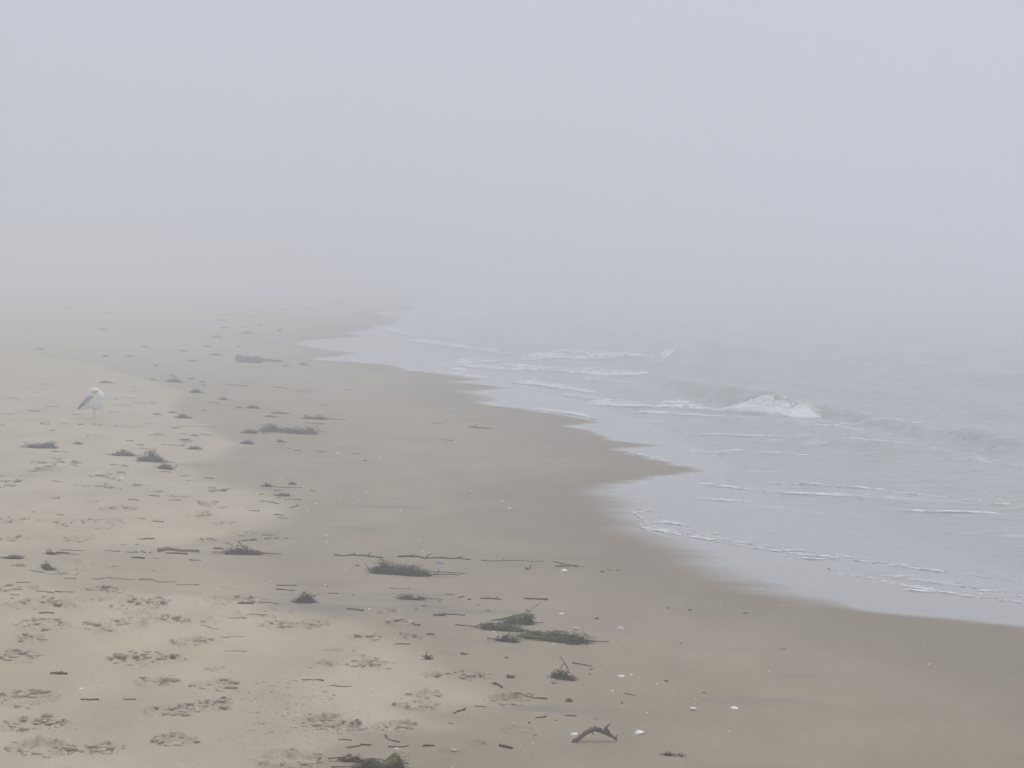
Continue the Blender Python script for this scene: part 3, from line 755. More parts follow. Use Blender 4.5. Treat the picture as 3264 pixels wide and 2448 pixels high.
for pts, th in [([(201,1841),(244,1842)],6), ([(151,1827),(215,1830)],4), ([(293,1841),(340,1839),(427,1844)],4), ([(443,1844),(480,1843),(510,1851),(557,1853)],5), ([(562,1860),(635,1860)],4), ([(52,1855),(98,1854)],5), ([(118,1879),(171,1886)],6), ([(175,1881),(234,1883)],6), ([(273,1872),(307,1871)],5), ([(122,1947),(173,1948)],8), ([(140,2287),(169,2288)],4), ([(757,1922),(808,1922)],11), ([(830,1918),(860,1918),(887,1924)],5), ([(795,1950),(850,1953)],5), ([(728,1967),(785,1967)],5), ([(30,1894),(62,1893)],4), ([(540,2150),(560,2150)],3), ([(234,1832),(249,1827)],4), ([(640,1990),(700,2003)],3), ([(700,2025),(780,2024)],3), ([(715,2073),(790,2073)],3)]:
    S(pts, th, *DRY_ST, forks=1 if th < 5 else 0)
S([(505,1757),(535,1750),(580,1755),(635,1757)], 13, 'thickest pale brown stick in the wrack line', bend=0.004, mat=m_reed)
S([(529,1762),(560,1762),(598,1764)], 6, 'dark stick tight under the thickest pale stick', bend=0.003)
S([(419,1776),(462,1778)], 7, 'dark stick a little below the thickest pale stick', bend=0.003)
S([(602,1782),(642,1784)], 4, 'thin straight stick lowest of those by the thickest pale stick', bend=0.003)
for pts, th in [([(334,1756),(380,1757)],5), ([(193,1755),(240,1756)],5), ([(244,1756),(272,1756)],4), ([(399,1758),(439,1759)],5), ([(450,1755),(464,1761)],7), ([(473,1760),(482,1760)],6), ([(483,1777),(510,1779)],3), ([(86,1818),(142,1819)],4), ([(765,1724),(795,1722)],5), ([(798,1722),(818,1720)],10), ([(842,1718),(865,1714)],6), ([(871,1716),(889,1714)],5), ([(905,1715),(918,1716)],5), ([(834,1704),(872,1706)],5), ([(720,1729),(740,1736)],4)]:
    S(pts, th, *WRK_ST, forks=1 if th < 6 else 0)
for pts, th in [([(441,1718),(465,1717),(492,1716)],7), ([(480,1663),(521,1664)],5), ([(440,1654),(463,1655)],4), ([(472,1578),(507,1580)],5), ([(492,1566),(521,1567)],4), ([(411,1591),(441,1595)],5), ([(179,1643),(203,1644)],4), ([(222,1484),(250,1489)],5), ([(163,1441),(216,1443)],4), ([(793,1625),(828,1626)],5), ([(830,1595),(858,1598)],5), ([(860,1598),(889,1603)],6), ([(872,1638),(905,1642)],6), ([(647,1520),(671,1523)],6), ([(571,1515),(608,1514)],4), ([(508,1504),(545,1506)],5), ([(875,1560),(900,1561)],5), ([(828,1573),(842,1573)],5), ([(885,1650),(915,1650)],5), ([(350,1484),(380,1487)],4), ([(386,1488),(410,1489)],5), ([(402,1405),(423,1405)],5), ([(437,1419),(462,1420)],5), ([(515,1418),(590,1420)],4), ([(158,1372),(175,1372)],4), ([(365,1274),(380,1275)],4), ([(657,1283),(700,1285)],5), ([(560,1358),(690,1363)],3), ([(640,1310),(660,1311)],4), ([(100,1500),(190,1503)],3), ([(165,1537),(195,1540)],4), ([(935,1437),(962,1438)],5), ([(1008,1441),(1036,1442)],5), ([(1126,1447),(1154,1448)],4), ([(914,1430),(930,1431)],4), ([(971,1348),(1034,1352)],4), ([(1402,1400),(1443,1405)],4), ([(1374,1350),(1410,1352)],3), ([(700,1222),(740,1226),(787,1230)],4), ([(870,1233),(920,1238)],4), ([(1094,1244),(1116,1245)],5), ([(1010,1290),(1040,1290)],3), ([(945,1244),(990,1247)],3), ([(1157,1469),(1168,1469)],6), ([(925,1617),(950,1608)],6), ([(905,1588),(960,1590)],6), ([(870,1549),(960,1552)],5), ([(990,1560),(1010,1564)],5), ([(880,1585),(895,1584)],4)]:
    S(pts, th, *UP_ST, forks=1 if th < 5 else 0)
S([(1272,1776),(1290,1777),(1330,1779),(1380,1782),(1440,1783),(1475,1777)], 5, 'long dark weed stem lying behind the largest seaweed heap', forks=3)
S([(1440,1783),(1470,1784),(1500,1787)], 4, 'thin end of weed stem beside a grey shell')
S([(1066,1772),(1110,1773),(1160,1774),(1219,1780)], 5, 'long thin weed stem running up to the largest seaweed heap', forks=2)
S([(1528,1789),(1600,1791),(1660,1791),(1730,1792)], 3, 'faint hair-thin stem stretching across smooth damp sand', forks=1)
S([(1496,1363),(1530,1366),(1569,1369)], 5, 'fine dark stem near the water beyond the shell-dotted sand', forks=1)
S([(1675,1814),(1684,1820),(1695,1812)], 5, 'small curled dark twig shaped like a hook on damp sand', forks=2)
for pts, th in [([(2116,2174),(2131,2176)],7), ([(2236,2212),(2251,2214)],6), ([(1988,2214),(2005,2217),(2025,2220)],5), ([(1606,2100),(1620,2102)],6), ([(1758,2179),(1775,2181)],6), ([(1896,1976),(1908,1976)],9), ([(2127,1939),(2134,1939)],7), ([(2195,1943),(2206,1944)],6), ([(2370,1953),(2384,1952)],8), ([(2166,2050),(2176,2051)],5), ([(2482,2066),(2504,2066)],5), ([(1912,1824),(1925,1825)],6), ([(1934,1818),(1945,1819)],5), ([(1963,1820),(1978,1820)],4), ([(1878,2137),(1890,2138)],7), ([(1876,2152),(1883,2152)],6), ([(1681,2213),(1692,2214)],5), ([(1897,2293),(1905,2294)],4), ([(1700,2344),(1712,2348)],5), ([(1981,2243),(1986,2246)],7), ([(1683,2305),(1690,2306)],7), ([(1769,2297),(1776,2299)],5), ([(1430,2306),(1443,2308)],5), ([(1132,1806),(1145,1807)],7), ([(1490,1915),(1498,1917)],8), ([(1460,1911),(1478,1907)],6), ([(1395,1922),(1407,1923)],5), ([(1345,1936),(1362,1936)],5), ([(1325,1945),(1332,1946)],6), ([(1042,1872),(1048,1873)],6), ([(1123,1898),(1128,1898)],6), ([(1045,1892),(1082,1893)],5), ([(1240,1878),(1310,1880)],3), ([(1415,1899),(1448,1900)],5), ([(2638,1815),(2645,1816)],5), ([(2657,1466),(2663,1467)],4), ([(1520,1934),(1530,1935)],5), ([(1550,1951),(1562,1953)],6), ([(1600,1996),(1612,1998)],5)]:
    S(pts, th, *SM_ST)

# ------------------------------------------------------------------ shells
m_shell, nt, b = material('bleached_shell')
oi = nt.nodes.new('ShaderNodeObjectInfo')
gn = noise(nt, position(nt), 140, 3)
c = mixcol(nt, oi.outputs['Random'], (0.82, 0.81, 0.78), (0.74, 0.76, 0.80))
nt.links.new(mixcol(nt, ramp(nt, gn, 0.5, 0.75, 0, 0.35), c, (0.55, 0.52, 0.50)), b.inputs['Base Color'])
b.inputs['Roughness'].default_value = 0.45
def tinted_shell(name, col, col2):
    m, nt, b = material(name)
    nt.links.new(mixcol(nt, ramp(nt, noise(nt, position(nt), 90, 3), 0.35, 0.65), col, col2), b.inputs['Base Color']); b.inputs['Roughness'].default_value = 0.5
    return m
m_shell_tan = tinted_shell('tan_shell', (0.42, 0.27, 0.12), (0.30, 0.18, 0.08))
m_shell_pink = tinted_shell('pink_shell', (0.60, 0.44, 0.37), (0.70, 0.58, 0.50))
m_shell_blue = tinted_shell('blue_grey_shell', (0.55, 0.58, 0.66), (0.75, 0.77, 0.82))
m_shell_grey = tinted_shell('dark_grey_shell', (0.13, 0.13, 0.15), (0.24, 0.24, 0.26))

def shell_mesh(name, h=0.42, ribs=11, chip=0.0, seed=0, mat=None, res=(9, 19)):
    """One valve of a bivalve, 1 wide: a fan-ribbed dome with a hinge beak, wall thickness and (optionally) a broken rim."""
    gg = np.random.default_rng(seed); nr, na = res
    outer, inner = [], []
    for i in range(nr):
        r = i / (nr - 1)
        for j in range(na):
            a = 2 * math.pi * j / na
            edge = 1.0 - chip * max(0, math.sin(a * 1.5 + seed)) * abs(vnoise(np.array(a * 2.0), np.array(seed * 1.3), 4))
            x = 0.5 * r * edge * math.cos(a); y = 0.40 * r * edge * math.sin(a) - 0.10 * (1 - r) * 1.0
            z = h * (1 - r ** 2.1) * (0.86 + 0.14 * math.cos(a + 1.57)) + 0.012 * r * math.sin(ribs * a) + 0.006 * math.sin(r * 22)
            outer.append((x, y, z)); inner.append((x * 0.93, y * 0.93, z - 0.05 + 0.02 * (1 - r)))
    n = nr * na; fa = []
    for i in range(nr - 1):
        for j in range(na):
            j2 = (j + 1) % na
            fa.append((i * na + j, (i + 1) * na + j, (i + 1) * na + j2, i * na + j2))
            fa.append((n + i * na + j2, n + (i + 1) * na + j2, n + (i + 1) * na + j, n + i * na + j))
    for j in range(na):
        j2 = (j + 1) % na; k = (nr - 1) * na
        fa.append((k + j, n + k + j, n + k + j2, k + j2))
    return mesh_from(name, outer + inner, fa, mat)
SHELL_MESH = [shell_mesh('shell_domed', 0.36, 11, 0.1, 1, m_shell), shell_mesh('shell_flat', 0.20, 13, 0.25, 2, m_shell), shell_mesh('shell_chip', 0.16, 9, 0.75, 3, m_shell)]
SHELL_SMALL = shell_mesh('shell_small', 0.22, 7, 0.6, 5, m_shell, (5, 10))

def shell(px, py, w, label, group=None, kind=0, tilt=(0.15, 0.1), flip=False, mat=None, name='seashell'):
    SEED[0] += 1; gg = np.random.default_rng(SEED[0])
    p = at(px, py); s = w * p.y / FPX
    me = SHELL_SMALL if (w < 11 and mat is None) else SHELL_MESH[kind]
    if mat: me = me.copy(); me.materials[0] = mat
    o = link(name, me, None, (p.x, p.y, p.z - 0.02 * s + (0.30 * s if flip else 0)))
    o.scale = (s, s, s)
    o.rotation_euler = (tilt[0] + (math.pi if flip else 0), tilt[1], gg.uniform(-0.5, 0.5) + (3.14 if gg.random() < 0.5 else 0))
    if label[0] == '@': later(o, label[1:], px, py)
    return tag(o, label, 'shell', group)
shell(2037,2338,37,'largest white domed clam shell right of the curved driftwood branch', kind=0, tilt=(0.25, 0.18))
shell(1828,2341,29,'white shell with a dark rim just left of the curved driftwood branch', kind=1, tilt=(0.35, -0.22))
shell(2338,2257,34,'long thin white razor-like shell piece far from other litter', kind=2, tilt=(0.25, 0.05))
shell(2210,2263,22,'white shell lying hollow side up near the thin white piece', kind=1, flip=True, tilt=(0.1, 0.1))
shell(1980,2155,33,'thin curved white shell sliver to the right of the curly-stalked tuft', kind=2, tilt=(0.15, 0.1))
shell(2012,2151,14,'small white shell beside the thin curved sliver', kind=1)
shell(1953,2202,16,'small pale shell above a dark streak of sand', kind=2)
shell(1977,2003,24,'domed pale shell alone right of the long green seaweed', kind=0, tilt=(0.2, 0.0))
shell(1836,2006,18,'white cupped shell perched just behind the long green seaweed', kind=1, flip=True)
shell(1851,2051,22,'pinkish domed shell in front of the long green seaweed', kind=0, mat=m_shell_pink)
shell(1764,2053,14,'white shell below the middle of the long green seaweed', kind=2)
shell(1790,1957,26,'bluish white shell behind the green seaweed', kind=1, mat=m_shell_blue)
shell(1798,1821,26,'grey-white domed shell beneath the branching weed stem', kind=0, tilt=(0.2, 0.1))
shell(1578,2177,16,'tan orange shell resting behind a slanting twig', kind=0, mat=m_shell_tan)
shell(1264,2386,18,'white shell lying on a twig above the bottommost seaweed heap', kind=1, tilt=(0.2, 0.1))
shell(1444,2447,24,'white pointed shell cut off by the bottom edge of the picture', kind=2, tilt=(0.5, 0.4))
shell(259,2195,22,'lone small white shell on dry sand among the footprints', kind=2, tilt=(0.1, 0.05))
shell(1178,1941,16,'white shell beside a dark twig below the round seaweed tuft', kind=2, tilt=(0.2, 0.4))
shell(1488,1813,20,'white crescent shell at the tail of the largest seaweed heap', kind=2, flip=True)
shell(1400,1796,31,'dark grey shell behind the tail of the largest seaweed heap', kind=0, mat=m_shell_grey, tilt=(0.1, 0.1))
shell(723,1762,16,'white shell tucked into the sticks with an upright branch', kind=1, tilt=(0.3, 0.2))
shell(384,1521,24,'pale shell below the three dark seaweed heaps', kind=0)
shell(822,1382,24,'white shell against the long low seaweed heap', kind=1)
shell(1079,1446,20,'white and grey shell beyond the shell-dotted smooth sand', kind=0)
shell(1598,1983,14,'small white shell held in the green seaweed', kind=1)
shell(1626,1620,16,'white shell with a dark underside nearest the swash lobes', kind=1, tilt=(0.3, 0.2))
shell(1602,1597,19,'thin white shell sliver above the shell with a dark underside', kind=2)
shell(1276,1628,16,'bright white shell alone on the smooth mid beach', kind=2)
shell(1572,2014,12,'grey shell below the left end of the green seaweed', kind=1, mat=m_shell_blue)
TINY = ('@tiny shell chip', 'tiny shell chips')
for px, py, w in [(1037,1864,9),(1103,1816,10),(866,1853,9),(696,1878,12),(846,1861,7),(1276,1944,8),(1258,2035,10),(1590,1950,9),(1521,1944,7),(1340,2035,7),(1714,2067,7),(1882,2059,9),(2094,2179,11),(2218,2228,11),(2061,2272,10),(2325,2331,10),(1659,2377,8),(2295,1928,8),(2499,1930,11),(2451,2140,9),(2961,2117,12),(2984,2127,7),(1486,1504,10),(1502,1564,14),(1167,1570,13),(1009,1605,13),(975,1617,8),(981,1627,8),(1078,1662,9),(1040,1706,13),(1042,1728,11),(926,1725,10),(1348,1757,13),(1335,1724,10),(1225,1350,8),(1259,1365,8),(971,1522,11),(898,1524,10),(969,1549,8),(993,1341,11),(1210,1459,13),(1080,1418,9),(1574,1397,8),(1593,1478,8),(1648,1821,9),(680,1380,8),(842,1437,9),(411,1229,7),(426,1329,7),(832,1420,9),(915,1422,8),(963,1450,12),(1030,1426,7),(1005,1426,7),(1014,1483,7),(1260,1453,7),(1304,1468,6),(1143,1595,9),(1082,1588,9),(1214,1587,9),(1122,1611,7),(1272,1597,8),(1138,1765,8),(811,1745,7),(842,1724,7),(864,1746,6),(920,1671,7),(977,1688,7),(1845,2137,6),(1917,2138,7),(1935,2173,6),(2085,2176,6),(1986,2251,8),(1638,2303,9),(1503,2277,8),(1530,2271,8),(1464,2328,8),(1382,2389,7),(1700,2371,8),(2144,2218,6),(2747,2372,6),(3010,2038,6),(2945,2059,6),(2460,1960,6),(2280,1940,6),(1843,1907,6),(1845,2062,6),(1987,2041,10),(2250,2020,5),(1770,2066,6),(2010,2136,6),(2430,1878,10),(2600,1863,8),(2630,1861,7),(2450,1855,9),(2520,1865,8),(2170,1915,6),(2260,2172,6),(1490,1394,8),(1358,1395,8),(1480,1330,6),(1395,1255,6),(1187,1202,6),(745,1228,6)]:
    shell(px, py, w, *TINY, kind=2, name='shell_fragment')
# ochre crumbs of shell and seed caught round the green seaweed
for px, py, w in [(1534,1955,12),(1597,1963,14),(1536,1957,8),(1567,2021,9),(1538,1952,12),(887,1915,8),(1277,2345,12),(1283,2344,7)]:
    shell(px, py, w, '@small ochre shell scrap', 'ochre scraps', kind=2, mat=m_shell_tan, name='shell_fragment')

# ------------------------------------------------------------------ seaweed
def weed_material(name, dark, mid, light):
    m, nt, b = material(name)
    t = attr(nt, 'tint')
    c = mixcol(nt, ramp(nt, t, 0.0, 0.55), dark, mid)
    c = mixcol(nt, ramp(nt, t, 0.6, 1.0), c, light)
    nt.links.new(c, b.inputs['Base Color']); b.inputs['Roughness'].default_value = 0.7; b.inputs['Specular IOR Level'].default_value = 0.08
    return m
W_BROWN = weed_material('brown_weed', (0.022, 0.018, 0.013), (0.064, 0.058, 0.030), (0.190, 0.165, 0.080))
W_OLIVE = weed_material('olive_weed', (0.028, 0.024, 0.012), (0.112, 0.108, 0.034), (0.360, 0.300, 0.100))
W_GREEN = weed_material('green_weed', (0.035, 0.044, 0.016), (0.115, 0.140, 0.040), (0.270, 0.330, 0.095))

def weed(px0, px1, py, h, label, group=None, mat=W_BROWN, n=150, peak=0.5, bumps=None, strand=0.30, depth=0.45, slope=0.0, stems=(), blades=(), wide=3.2, spiky=0.35, name='seaweed_clump'):
    """A clump of cast-up weed: a matted core under many curled fronds. Photograph pixels: x0, x1, base row, height; slope = fall of the base row from x0 to x1."""
    SEED[0] += 1; gg = np.random.default_rng(SEED[0])
    cpt = at((px0 + px1) / 2, py); pm = FPX / cpt.y
    W, Hh = (px1 - px0) / pm, h / pm * 0.86
    V = min(max(0.5 * depth * W, 0.6 * Hh), 2.2 * Hh + 0.02)
    base = np.array([cpt.x, cpt.y + V * 0.5, 0.0])
    yaw = math.atan2(-slope * cpt.y / (py - HORIZON), W) if slope else 0.0
    base[2] = ground(base[0], base[1])
    bumps = bumps or [(peak, 1.0, 0.30)]
    def prof(u):                                  # u in 0..1 across the clump
        s = 0.10
        for (c, a, w) in bumps: s = s + a * np.exp(-((u - c) / w) ** 2)
        return np.minimum(s, 1.05) * np.clip(np.minimum(u, 1 - u) * 6 + 0.15, 0, 1)
    def height(u, v): return Hh * prof(u) * np.clip(1 - v * v, 0, 1) ** 0.7
    def place(x, y, z):                           # local to world-ish (yawed, sitting on the ground)
        X = x * math.cos(yaw) - y * math.sin(yaw); Y = x * math.sin(yaw) + y * math.cos(yaw)
        return X, Y, z + ground(base[0] + X, base[1] + Y) - base[2]
    root = link(name, None, None, tuple(base)); tag(root, label, 'seaweed', group)
    if label[0] == '@': later(root, label[1:], (px0 + px1) / 2, py)
    # matted core
    nu, nv = 26, 9
    co, fa, tn = [], [], []
    for i in range(nu):
        u = i / (nu - 1)
        for j in range(nv):
            v = -1 + 2 * j / (nv - 1)
            z = float(height(np.array(u), np.array(v))) * 0.72 * (0.75 + 0.45 * gg.uniform(-1, 1)) - 0.004
            co.append(place((u - 0.5) * W * 0.94, v * V * (0.8 + 0.15 * gg.uniform(-1, 1)) * (0.35 + 0.65 * min(1, float(prof(np.array(u))) * 1.6)), max(z, -0.006)))
            tn.append(gg.uniform(0, 0.35))
    for i in range(nu - 1):
        for j in range(nv - 1):
            a = i * nv + j; fa.append((a, a + nv, a + nv + 1, a + 1))
    core = link('matted_core', mesh_from('matted_core', co, fa, mat, True, {'tint': tn}), root); core['kind'] = 'stuff'
    # fronds
    K = 5
    u = np.clip(gg.beta(1.3, 1.3, n), 0.01, 0.99)
    keep = gg.uniform(0, 1, n) < (0.25 + prof(u)); u = np.where(keep, u, np.clip(gg.normal(bumps[0][0], bumps[0][2] * 0.6, n), 0.02, 0.98))
    v = gg.uniform(-0.95, 0.8, n); z0 = height(u, v) * gg.uniform(0.25, 1.0, n)
    L = strand * gg.uniform(0.35, 1.0, n) * min(max(W * 0.42, 0.05), 0.24)
    az = np.where(gg.random(n) < 0.6, gg.normal(0, 0.5, n) + np.where(gg.random(n) < 0.5, 0, math.pi), gg.uniform(0, 6.283, n))
    el = np.abs(gg.normal(0.05, spiky, n)); curl = gg.normal(0, 1.2, n); droop = gg.uniform(0.2, 1.1, n)
    wd = max(wide * 0.5, 0.55) / pm * gg.uniform(0.45, 1.2, n)
    co, fa, tn = [], [], []
    tt = gg.beta(1.1, 1.7, n)
    for i in range(n):
        p = np.array([(u[i] - 0.5) * W, v[i] * V * 0.85, z0[i]]); a, e = az[i], el[i]; k0 = len(co)
        tw = gg.uniform(0, 3.14)
        for s in range(K):
            t = s / (K - 1)
            d = np.array([math.cos(a) * math.cos(e), math.sin(a) * math.cos(e), math.sin(e)])
            side = np.array([-math.sin(a) * math.cos(tw), math.cos(a) * math.cos(tw), math.sin(tw)])
            w = wd[i] * (1.0 - 0.55 * t) * (0.75 if s == 0 else 1)
            q1, q2 = p - side * w * 0.5, p + side * w * 0.5
            for q in (q1, q2):
                X, Y, Z = place(q[0], q[1], max(q[2], 0.0015)); co.append((X, Y, Z)); tn.append(tt[i] * (0.7 + 0.5 * t))
            p = p + d * L[i] / (K - 1); a += curl[i] / K; e -= droop[i] / K * 1.4
        for s in range(K - 1):
            b0 = k0 + 2 * s; fa.append((b0, b0 + 2, b0 + 3, b0 + 1))
    fr = link('fronds', mesh_from('fronds', co, fa, mat, False, {'tint': np.clip(tn, 0, 1)}), root); fr['kind'] = 'stuff'
    # stems and blades that stand out: polylines in the photograph, (px, py, lift px)
    for kind, items in (('stem', stems), ('blade', blades)):
        for (pts, th, mt) in items:
            P = []
            for (sx, sy, lift) in pts:
                X, Y = base[0] + (sx - (px0 + px1) / 2) / pm, base[1] - V * 0.4
                P.append(Vector((X - base[0], Y - base[1], ground(X, Y) - base[2] + lift / pm + th * 0.5 / pm)))
            if kind == 'stem':
                Q, _l = resample(P, max(7, len(P) * 3)); r = th * 0.5 / pm
                c, f = tube([Vector(q) for q in Q], [r * (1 - 0.5 * i / len(Q)) for i in range(len(Q))], 6, SEED[0])
                link('stem', mesh_from('stem', c, f, mt), root)
            else:
                Q, _l = resample(P, 8); cc, ff = [], []
                for i, q in enumerate(Q):
                    w = th / pm * 0.5 * math.sin(math.pi * (0.12 + 0.8 * i / (len(Q) - 1)))
                    cc += [(q[0], q[1] - w * 0.4, q[2] - w), (q[0], q[1] + w * 0.4, q[2] + w)]
                for i in range(len(Q) - 1): ff.append((2 * i, 2 * i + 2, 2 * i + 3, 2 * i + 1))
                link('blade', mesh_from('blade', cc, ff, mt, True, {'tint': [0.8] * len(cc)}), root)
    return root

# near heaps
weed(1164,1400,1833,46,'largest dark seaweed heap trailing two stems towards a crescent shell', n=620, bumps=[(0.22,1.0,0.17),(0.55,0.72,0.16),(0.80,0.40,0.15)], slope=8, strand=0.34,
     stems=[([(1180,1830,8),(1172,1812,18),(1162,1800,30)],3,m_twig), ([(1380,1830,4),(1420,1833,3),(1440,1834,6),(1467,1836,2)],5,m_twig), ([(1360,1820,10),(1400,1822,12),(1440,1822,11),(1492,1822,9)],4,m_twig), ([(1398,1822,8),(1399,1815,24)],3,m_twig), ([(1250,1815,30),(1249,1810,46)],3,m_twig)])
weed(918,1018,1922,42,'small round tuft of dark seaweed on damp sand', mat=W_OLIVE, n=260, peak=0.55, bumps=[(0.55,1.0,0.28)], spiky=0.6, wide=4.5, stems=[([(985,1920,18),(1005,1920,24),(1022,1921,30)],3,m_twig)])
weed(1254,1372,1912,20,'flat dark seaweed strands pointing at the straight stick', mat=W_OLIVE, n=150, bumps=[(0.3,0.9,0.2),(0.7,0.6,0.18)], stems=[([(1340,1911,6),(1380,1911,3),(1411,1912,2)],4,m_twig)], slope=4, wide=4)
weed(1590,1712,1990,54,'spiky green seaweed tuft with bright blades and one thin upright stalk', mat=W_GREEN, n=420, bumps=[(0.80,1.0,0.16),(0.45,0.55,0.28)], spiky=0.5, wide=4.5,
     stems=[([(1688,1985,40),(1705,1985,58),(1726,1985,73)],2,W_GREEN), ([(1650,1988,5),(1700,1990,4),(1738,1990,8)],4,m_twig), ([(1565,1986,8),(1600,1986,14),(1630,1986,20)],3,m_twig)],
     blades=[([(1572 + 7 * k, 1986, 6 + 2 * k), (1622 + 6 * k, 1986, 15 + 2.6 * k), (1664 + 4 * k, 1986, 24 + 2.6 * k)], 4.5, W_GREEN) for k in range(6)])
weed(1505,1690,2010,34,'brown and green seaweed strand leading off the spiky green tuft', mat=W_OLIVE, n=360, bumps=[(0.25,0.6,0.16),(0.62,1.0,0.18),(0.88,0.35,0.14)], slope=8, wide=4, stems=[([(1450,1988,12),(1480,1988,10),(1520,1988,8)],4,m_twig)])
weed(1628,1900,2044,38,'long green seaweed rope with a tapering tail', mat=W_OLIVE, n=620, bumps=[(0.22,0.42,0.15),(0.52,0.75,0.14),(0.80,1.0,0.17)], slope=20, wide=4, stems=[([(1860,2040,4),(1900,2042,3),(1945,2043,4)],5,m_twig), ([(1690,2035,24),(1720,2035,26),(1750,2035,22)],3,m_twig), ([(1870,2035,16),(1890,2035,18),(1905,2035,17)],3,m_twig)],
     blades=[([(1626 + 16 * k, 2030, 14 - k), (1672 + 18 * k, 2030, 13 - k), (1716 + 20 * k, 2032, 8)], 4, W_GREEN) for k in range(5)])
weed(1555,1672,2046,24,'small ragged seaweed piece below the green strands', mat=W_BROWN, n=190, bumps=[(0.45,1.0,0.22),(0.75,0.6,0.2)], slope=8, wide=4, stems=[([(1551,2038,6),(1580,2038,5),(1600,2038,5)],6,m_reed), ([(1612,2038,14),(1622,2038,24),(1626,2038,32)],4,m_twig)])
weed(1744,1852,2166,34,'bladdered seaweed tuft with a curly stalk standing up', mat=W_OLIVE, n=260, bumps=[(0.25,0.9,0.22),(0.55,1.0,0.16),(0.85,0.4,0.14)], slope=14, spiky=0.6, wide=5,
     stems=[([(1812,2155,20),(1810,2155,34),(1802,2155,48),(1792,2155,64),(1782,2155,74)],4,m_twig), ([(1790,2155,20),(1788,2155,36),(1796,2155,50),(1806,2155,44),(1812,2155,32)],3,m_twig)])
weed(1341,1384,2102,20,'little twiggy weed sprig sprouting from the edge of dry sand', mat=W_BROWN, n=50, bumps=[(0.5,0.7,0.3)], wide=4, stems=[([(1356,2100,4),(1360,2100,14),(1358,2100,26)],4,m_twig), ([(1345,2100,8),(1360,2100,8),(1382,2100,4)],5,m_twig)])
weed(1044,1164,2428,26,'dark weedy twigs with bristling ends above the bottommost heap', mat=W_BROWN, n=170, bumps=[(0.55,0.7,0.2),(0.85,1.0,0.14)], spiky=0.6, wide=4.5, stems=[([(1044,2424,4),(1080,2424,10),(1120,2424,14)],5,m_twig), ([(1075,2426,2),(1110,2426,6),(1150,2426,6)],5,m_twig), ([(1106,2424,18),(1122,2424,20)],8,m_reed)])
weed(1115,1310,2462,66,'bottommost tangled seaweed heap with a green cone and pale reeds', mat=W_OLIVE, n=760, bumps=[(0.30,0.55,0.22),(0.80,1.0,0.16)], wide=4.5, strand=0.36, depth=0.6,
     stems=[([(1053,2436,8),(1100,2436,10),(1150,2438,12)],6,m_reed), ([(1155,2440,22),(1180,2440,36),(1210,2440,40),(1228,2440,34)],6,m_twig), ([(1280,2440,34),(1286,2442,14),(1290,2444,4)],4,m_reed), ([(1285,2440,14),(1300,2442,8),(1312,2444,2)],5,m_twig)],
     blades=[([(1214 + 7 * k, 2440, 26 - 2 * k), (1238 + 5 * k, 2440, 44 - 1.5 * k), (1262 + 2 * k, 2440, 64 - k)], 5.5, (W_GREEN, W_OLIVE)[k % 2]) for k in range(8)])
weed(2104,2194,2411,13,'flat dark seaweed scrap lying lowest on the damp sand', mat=W_BROWN, n=130, bumps=[(0.3,1.0,0.22),(0.8,0.5,0.2)], slope=5, wide=4)
weed(1803,1829,2237,12,'thumb-sized olive weed scrap behind the driftwood branch', mat=W_OLIVE, n=60, wide=4)
weed(1761,1864,1808,10,'branching weed stem spread flat above a grey-white shell', mat=W_GREEN, n=40, bumps=[(0.4,0.6,0.2)], wide=3, stems=[([(1761,1806,14),(1800,1806,8),(1845,1807,0)],4,m_twig), ([(1785,1806,10),(1810,1806,6),(1830,1806,2)],4,m_twig), ([(1770,1807,0),(1800,1807,3)],4,m_twig), ([(1815,1806,6),(1864,1806,3)],3,m_twig)])
# wrack line
weed(700,860,1768,30,'wrack of sticks and weed with one branch standing upright', mat=W_BROWN, n=260, bumps=[(0.35,0.9,0.2),(0.6,0.6,0.2),(0.1,0.4,0.1)], wide=3.6, stems=[([(758,1762,40),(772,1762,26),(788,1764,12)],5,m_twig), ([(820,1766,6),(860,1767,3),(896,1768,2)],5,m_twig), ([(680,1755,14),(712,1755,14)],8,m_reed), ([(675,1764,4),(720,1764,4)],4,m_twig)])
weed(0,84,1782,18,'flat dark weed patch touching the left edge on the wrack line', n=130, bumps=[(0.5,0.9,0.35)], stems=[([(0,1780,2),(40,1780,4),(84,1778,8)],4,m_reed)])
weed(138,192,1768,20,'dark weed lump with two long sticks trailing from it', n=110, bumps=[(0.35,1.0,0.25)], stems=[([(170,1768,4),(220,1769,3),(252,1770,2)],4,m_twig), ([(180,1764,8),(223,1766,6)],4,m_twig)])
weed(116,194,1818,20,'green-topped weed patch under the wrack line', mat=W_OLIVE, n=150, bumps=[(0.35,1.0,0.25),(0.75,0.5,0.2)], slope=6)
weed(20,94,1805,7,'thin weed strand ending at the green-topped weed patch', n=60, bumps=[(0.5,0.8,0.4)])
# heaps beyond the wrack line
weed(423,532,1472,50,'tallest peaked seaweed heap on the upper beach', n=420, bumps=[(0.58,1.0,0.20),(0.25,0.35,0.2)], spiky=0.6, stems=[([(515,1466,8),(538,1468,5)],4,m_twig), ([(520,1472,2),(555,1474,1)],3,m_twig)])
weed(342,440,1453,24,'low seaweed heap joined to the left of the tallest peaked heap', n=240, bumps=[(0.5,1.0,0.28)])
weed(482,566,1495,23,'seaweed heap just in front of the tallest peaked heap', n=220, bumps=[(0.45,0.9,0.25),(0.8,0.5,0.2)], slope=7, stems=[([(556,1492,2),(566,1492,10),(560,1492,14)],3,m_twig)])
weed(61,186,1429,28,'broad two-humped seaweed heap nearest the left edge', n=260, bumps=[(0.78,1.0,0.18),(0.4,0.5,0.25)])
weed(230,270,1416,10,'small weed scrap between two-humped and peaked heaps', n=70)
